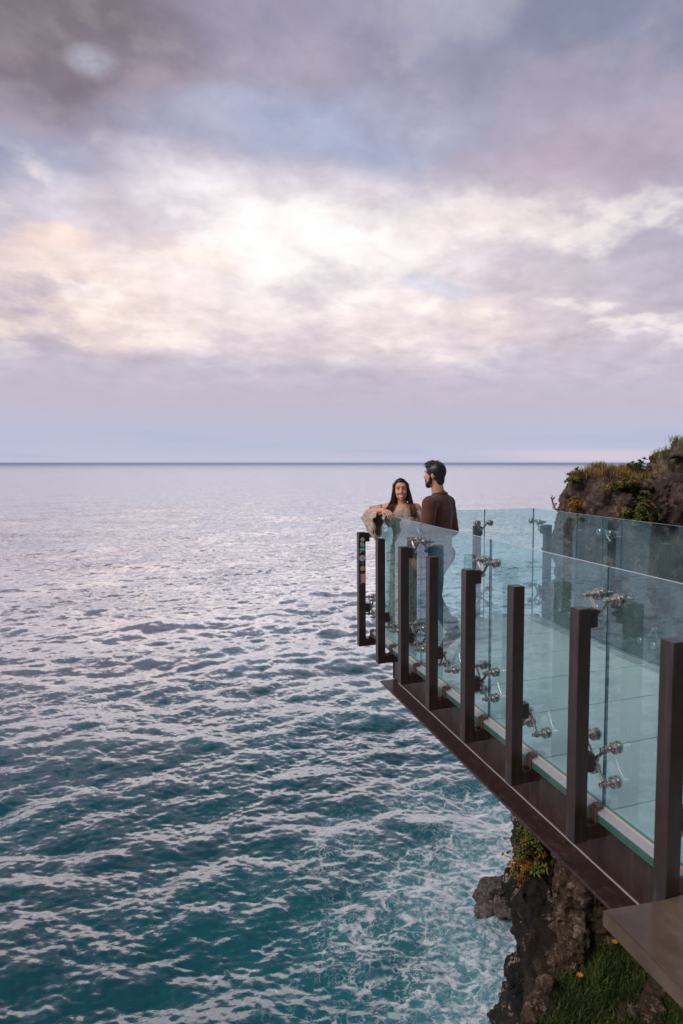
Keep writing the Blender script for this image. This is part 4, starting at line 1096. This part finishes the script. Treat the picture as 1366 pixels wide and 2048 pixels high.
# ------------------------------------------------------------------ plants
def blades(points, n_each, h, w, spread, seed, lean=.5, shade=(0, 1), patch=0.):
    """tapering grass blades as two bent quads each; returns co, faces, shade"""
    g = np.random.default_rng(seed); P_ = np.array([tuple(p[0]) for p in points for _ in range(n_each)]); m_ = len(P_)
    P_ = P_+g.normal(0, spread, (m_, 3))*np.array((1, 1, .25))
    a = g.uniform(0, 2*np.pi, m_); ht = h*g.uniform(.5, 1.25, m_); ln = lean*g.uniform(.2, 1.2, m_)*ht
    b = a+g.uniform(-.6, .6, m_); wd = w*g.uniform(.6, 1.3, m_)
    side = np.stack([np.cos(b+np.pi/2), np.sin(b+np.pi/2), 0*a], 1)*wd[:, None]; out_ = np.stack([np.cos(a), np.sin(a), 0*a], 1)*ln[:, None]
    up = np.zeros((m_, 3)); up[:, 2] = ht
    c0, c1, c2 = P_-[0, 0, .01], P_+out_*.30+up*.55, P_+out_+up*(1-.25*lean)
    co = np.stack([c0-side, c0+side, c1+side*.75, c1-side*.75, c2+side*.10, c2-side*.10], 1).reshape(-1, 3)
    i = np.arange(m_)[:, None]*6; f = np.concatenate([i+np.array([[0, 1, 2, 3]]), i+np.array([[3, 2, 4, 5]])], 0)
    s = g.uniform(*shade, m_)
    if patch: s = np.clip(s*.55+.45*(.5+1.5*fbm(P_*patch, 3)), 0, 1)
    sh = np.repeat(s, 6)
    return co, f, sh
def blade_obj(name, points, n_each, h, w, spread, seed, m_, **kw):
    co, f, sh = blades(points, n_each, h, w, spread, seed, **kw)
    return link(name, np_mesh(name, co, f, False, {'shade': sh}), m_)
def leaf_clump(name, centre, rad, n, leaf, seed, m_, droop=.3, stems=6, hang=0., parent=None, toward=None):
    """a bushy plant of stems ending in rosettes of pointed leaves"""
    g = np.random.default_rng(seed); cx = np.array(centre, float)
    heads = cx+g.normal(0, 1, (n, 3))*np.array(rad)*.55
    if hang: heads[:, 2] -= np.abs(g.normal(0, hang, n))
    co, fs, sh = [], [], []; k_ = 0
    for hp in heads:
        base_shade = g.uniform(0, 1)
        ax = (hp-cx)/np.array(rad)+np.array((0, 0, .8)); ax /= np.linalg.norm(ax)
        t = np.cross(ax, (0.3, .5, .8)); t /= np.linalg.norm(t); b = np.cross(ax, t)
        for j in range(11):
            a = j*2.4+g.uniform(-.2, .2); q = .25+.85*j/10; d = (t*np.cos(a)+b*np.sin(a))*q+ax*(1.15-q*.9); d /= np.linalg.norm(d)
            s = np.cross(d, ax); s /= (np.linalg.norm(s)+1e-6); L = leaf*(.55+.55*q)*g.uniform(.8, 1.2); wv = L*.20
            nn = np.cross(s, d)
            co += [hp, hp+d*L*.5+s*wv, hp+d*L*.5-s*wv, hp+d*L+nn*-L*.08, hp+d*L*.5+nn*wv*.6, hp+d*L*.5-nn*wv*.6]
            for tri in ((0, 1, 4), (0, 4, 2), (1, 3, 4), (4, 3, 2), (0, 5, 1), (0, 2, 5), (1, 5, 3), (5, 2, 3)): fs.append([k_+v for v in tri])
            sh += [np.clip(base_shade*.7+.3*g.random()*(1-q*.3), 0, 1)]*6; k_ += 6
    me = np_mesh(name, np.array(co), np.array(fs), False, {'shade': np.array(sh)})
    root = empty(name, centre) if parent is None else parent
    o = link('foliage', me, m_, root, tuple(-cx) if parent is None else None)
    bm = bmesh.new()
    for i in range(min(stems*3, n)):
        h_ = heads[i]-cx; tube(bm, [(0, 0, -rad[2]*.7), tuple(h_*.5+np.array((0, 0, -.1*rad[2]))), tuple(h_)], [leaf*.10, leaf*.08, leaf*.06], 5)
    build('stems', bm, M_STEM, root)
    return root

# grass on the slope
pts = surface_points(ME_SLOPE, lambda c, n: c.x > SLX(c.y) and c.y > 1.3 and c.y < 2.9 and c.x < 3.2 and not (c.y > 2.32 and c.x < 1.5), 7500, 1, .35)
o = blade_obj('grass', pts, 5, .115, .0034, .018, 2, M_GRASS, lean=.85, patch=2.4); tag(o, 'long dark green grass covering the slope under the coping', 'grass', kind='stuff')
dead = [p for p in pts if fbm(np.array([[p[0].x*3+9, p[0].y*3, 0]]), 3)[0] > .10]
o = blade_obj('dead_grass', dead[:420], 4, .10, .003, .02, 15, M_DRY, lean=1.0, shade=(0, .6)); tag(o, 'dead straw coloured blades mixed into the slope grass', 'grass', kind='stuff')
bright_pts = [p for p in pts if fbm(np.array([[p[0].x*2.2, p[0].y*2.2, 0]]), 3)[0] > .12]  # random patches that get yellower grass
o = blade_obj('bright_grass', bright_pts[:900], 4, .085, .003, .02, 5, M_LIME, lean=.6, shade=(.1, .7)); tag(o, 'brighter yellow green grass in patches on the slope', 'grass', kind='stuff')
red = [p for p in pts if 1.0 < p[0].x < 1.75 and p[0].y < 1.95]
if red: o = blade_obj('red_leaves', red[:140], 5, .055, .006, .03, 9, M_REDLEAF, lean=.9); tag(o, 'reddish ground leaves at the foot of the slope', 'ground cover', kind='stuff')
# dry grass on the headland
tp = surface_points(ME_HEAD, lambda c, n: c.z > 1.5 and 4.9 < c.x < 6.2 and n.z > .72 and c.y < 8.4, 900, 4, .4)
o = blade_obj('dry_grass', tp, 5, .10, .004, .05, 6, M_DRY, lean=.45); tag(o, 'dry golden grass along the top of the dark headland', 'grass', kind='stuff')
tp = surface_points(ME_HEAD, lambda c, n: c.z > 1.7 and c.x > 5.9 and n.z > .68 and c.z < 2.2, 800, 5, .35)
o = blade_obj('green_grass', tp, 5, .11, .004, .05, 8, M_LIME, lean=.55); tag(o, 'lime green grass on the upper shoulder of the headland', 'grass', kind='stuff')
tp = surface_points(ME_HEAD, lambda c, n: c.z > 1.9 and c.x > 7.4 and n.z > .3, 220, 5, .3)
if tp: o = blade_obj('heather', tp, 5, .16, .004, .04, 18, M_REDLEAF, lean=.35); tag(o, 'dry reddish stalks on the highest rocks of the headland', 'ground cover', kind='stuff')

def on_rock(me, target, face_dir=(-.45, -.85, .2)):
    """nearest outward facing point of a rock to a target"""
    t_ = Vector(target); fd = Vector(face_dir); best = None
    for p in me.polygons:
        if p.normal.dot(fd) > 0:
            d = (p.center-t_).length_squared
            if best is None or d < best[0]: best = (d, Vector(p.center), Vector(p.normal))
    return best[1], best[2]
def plant(label, name, me, target, rad, n, leaf, seed, m_, **kw):
    c, nn = on_rock(me, target); c = c+nn*rad[2]*.3
    tag(leaf_clump(name, tuple(c), rad, n, leaf, seed, m_, **kw), label, 'plant')
plant('tuft of lime green spiky leaves on top of the black cliff under the beam', 'cliff_plant', ME_HORN, (1.12, 2.84, -1.72), (.15, .14, .12), 60, .065, 1, M_SUCC)
plant('orange leaved plant drooping from the seaward edge of the black cliff', 'cliff_plant', ME_HORN, (1.03, 2.92, -1.84), (.11, .11, .11), 80, .036, 2, M_ORANGE, hang=.06)
plant('small pale green rosette alone on the dark cliff face', 'rosette_plant', ME_HORN, (1.2, 2.8, -1.93), (.035, .035, .03), 5, .075, 3, M_LIME)
plant('thin green and rust bush in the cleft beside the brown rock pillar', 'cliff_plant', ME_HORN, (1.5, 2.75, -2.15), (.10, .10, .16), 40, .045, 4, M_LIME)
plant('large yellow green succulent clump on the face of the headland', 'succulent', ME_HEAD, (5.6, 6.6, 1.05), (.26, .2, .26), 60, .085, 5, M_SUCC, hang=.08)
plant('trailing yellow succulent along a ledge of the headland', 'succulent', ME_HEAD, (5.45, 6.8, 1.38), (.34, .15, .10), 46, .06, 6, M_SUCC)
plant('orange succulent at the seaward foot of the headland rim', 'succulent', ME_HEAD, (4.70, 7.5, 1.10), (.13, .16, .18), 46, .06, 7, M_ORANGE)
plant('olive green tuft on the left shoulder of the headland', 'succulent', ME_HEAD, (4.78, 7.5, 1.45), (.13, .14, .13), 40, .06, 8, M_SUCC)
plant('dark bushy plant beside the high rocks of the headland', 'bush', ME_HEAD, (6.1, 7.2, 1.98), (.20, .16, .13), 40, .06, 9, M_GRASS)
# a bare twig reaching out over the water
bm = bmesh.new(); c, nn = on_rock(ME_HEAD, (4.62, 7.55, 1.0))
g = random.Random(2); p0 = c; pts_ = [p0, p0+V(-.16, -.02, .06), p0+V(-.26, -.03, .17), p0+V(-.30, -.03, .28)]
tube(bm, pts_, [.012, .010, .008, .004], 6)
for i in range(11):
    b0 = pts_[1].lerp(pts_[3], g.random()); tube(bm, [b0, b0+V(g.uniform(-.09, .05), g.uniform(-.05, .05), g.uniform(.01, .08))], [.006, .009], 5)
tag(build('twig', bm, M_STEM), 'bare twig sticking out over the water from the headland', 'twig')
# orange flowers in the grass
def flower(loc, label):
    root = empty('flower', loc); bm = bmesh.new(); tube(bm, [(0, 0, -.10), (.004, 0, -.05), (0, 0, 0)], [.002, .002, .0016], 5); build('stem', bm, M_STEM, root)
    bm = bmesh.new()
    for j in range(9):
        a = j*.698; d = V(math.cos(a), math.sin(a), .35); s = V(-math.sin(a), math.cos(a), 0)
        vs = [bm.verts.new(v) for v in (V(0, 0, 0), d*.018+s*.007, d*.034, d*.018-s*.007)]; bm.faces.new(vs)
    lathe(bm, (0, 0, -.004), (0, 0, 1), [(0, .004), (.004, .008), (.010, .006)], 8)
    build('petals', bm, M_FLOWER, root); tag(root, label, 'flower', 'orange flowers in the slope grass')
for loc, lab in (((1.66, 2.30, -2.34), 'orange flower in the middle of the slope grass'), ((1.80, 2.34, -2.33), 'orange flower to the right of the middle one in the grass'), ((1.22, 2.18, -2.42), 'orange flower lowest in the grass, by the brown rock')): flower(loc, lab)
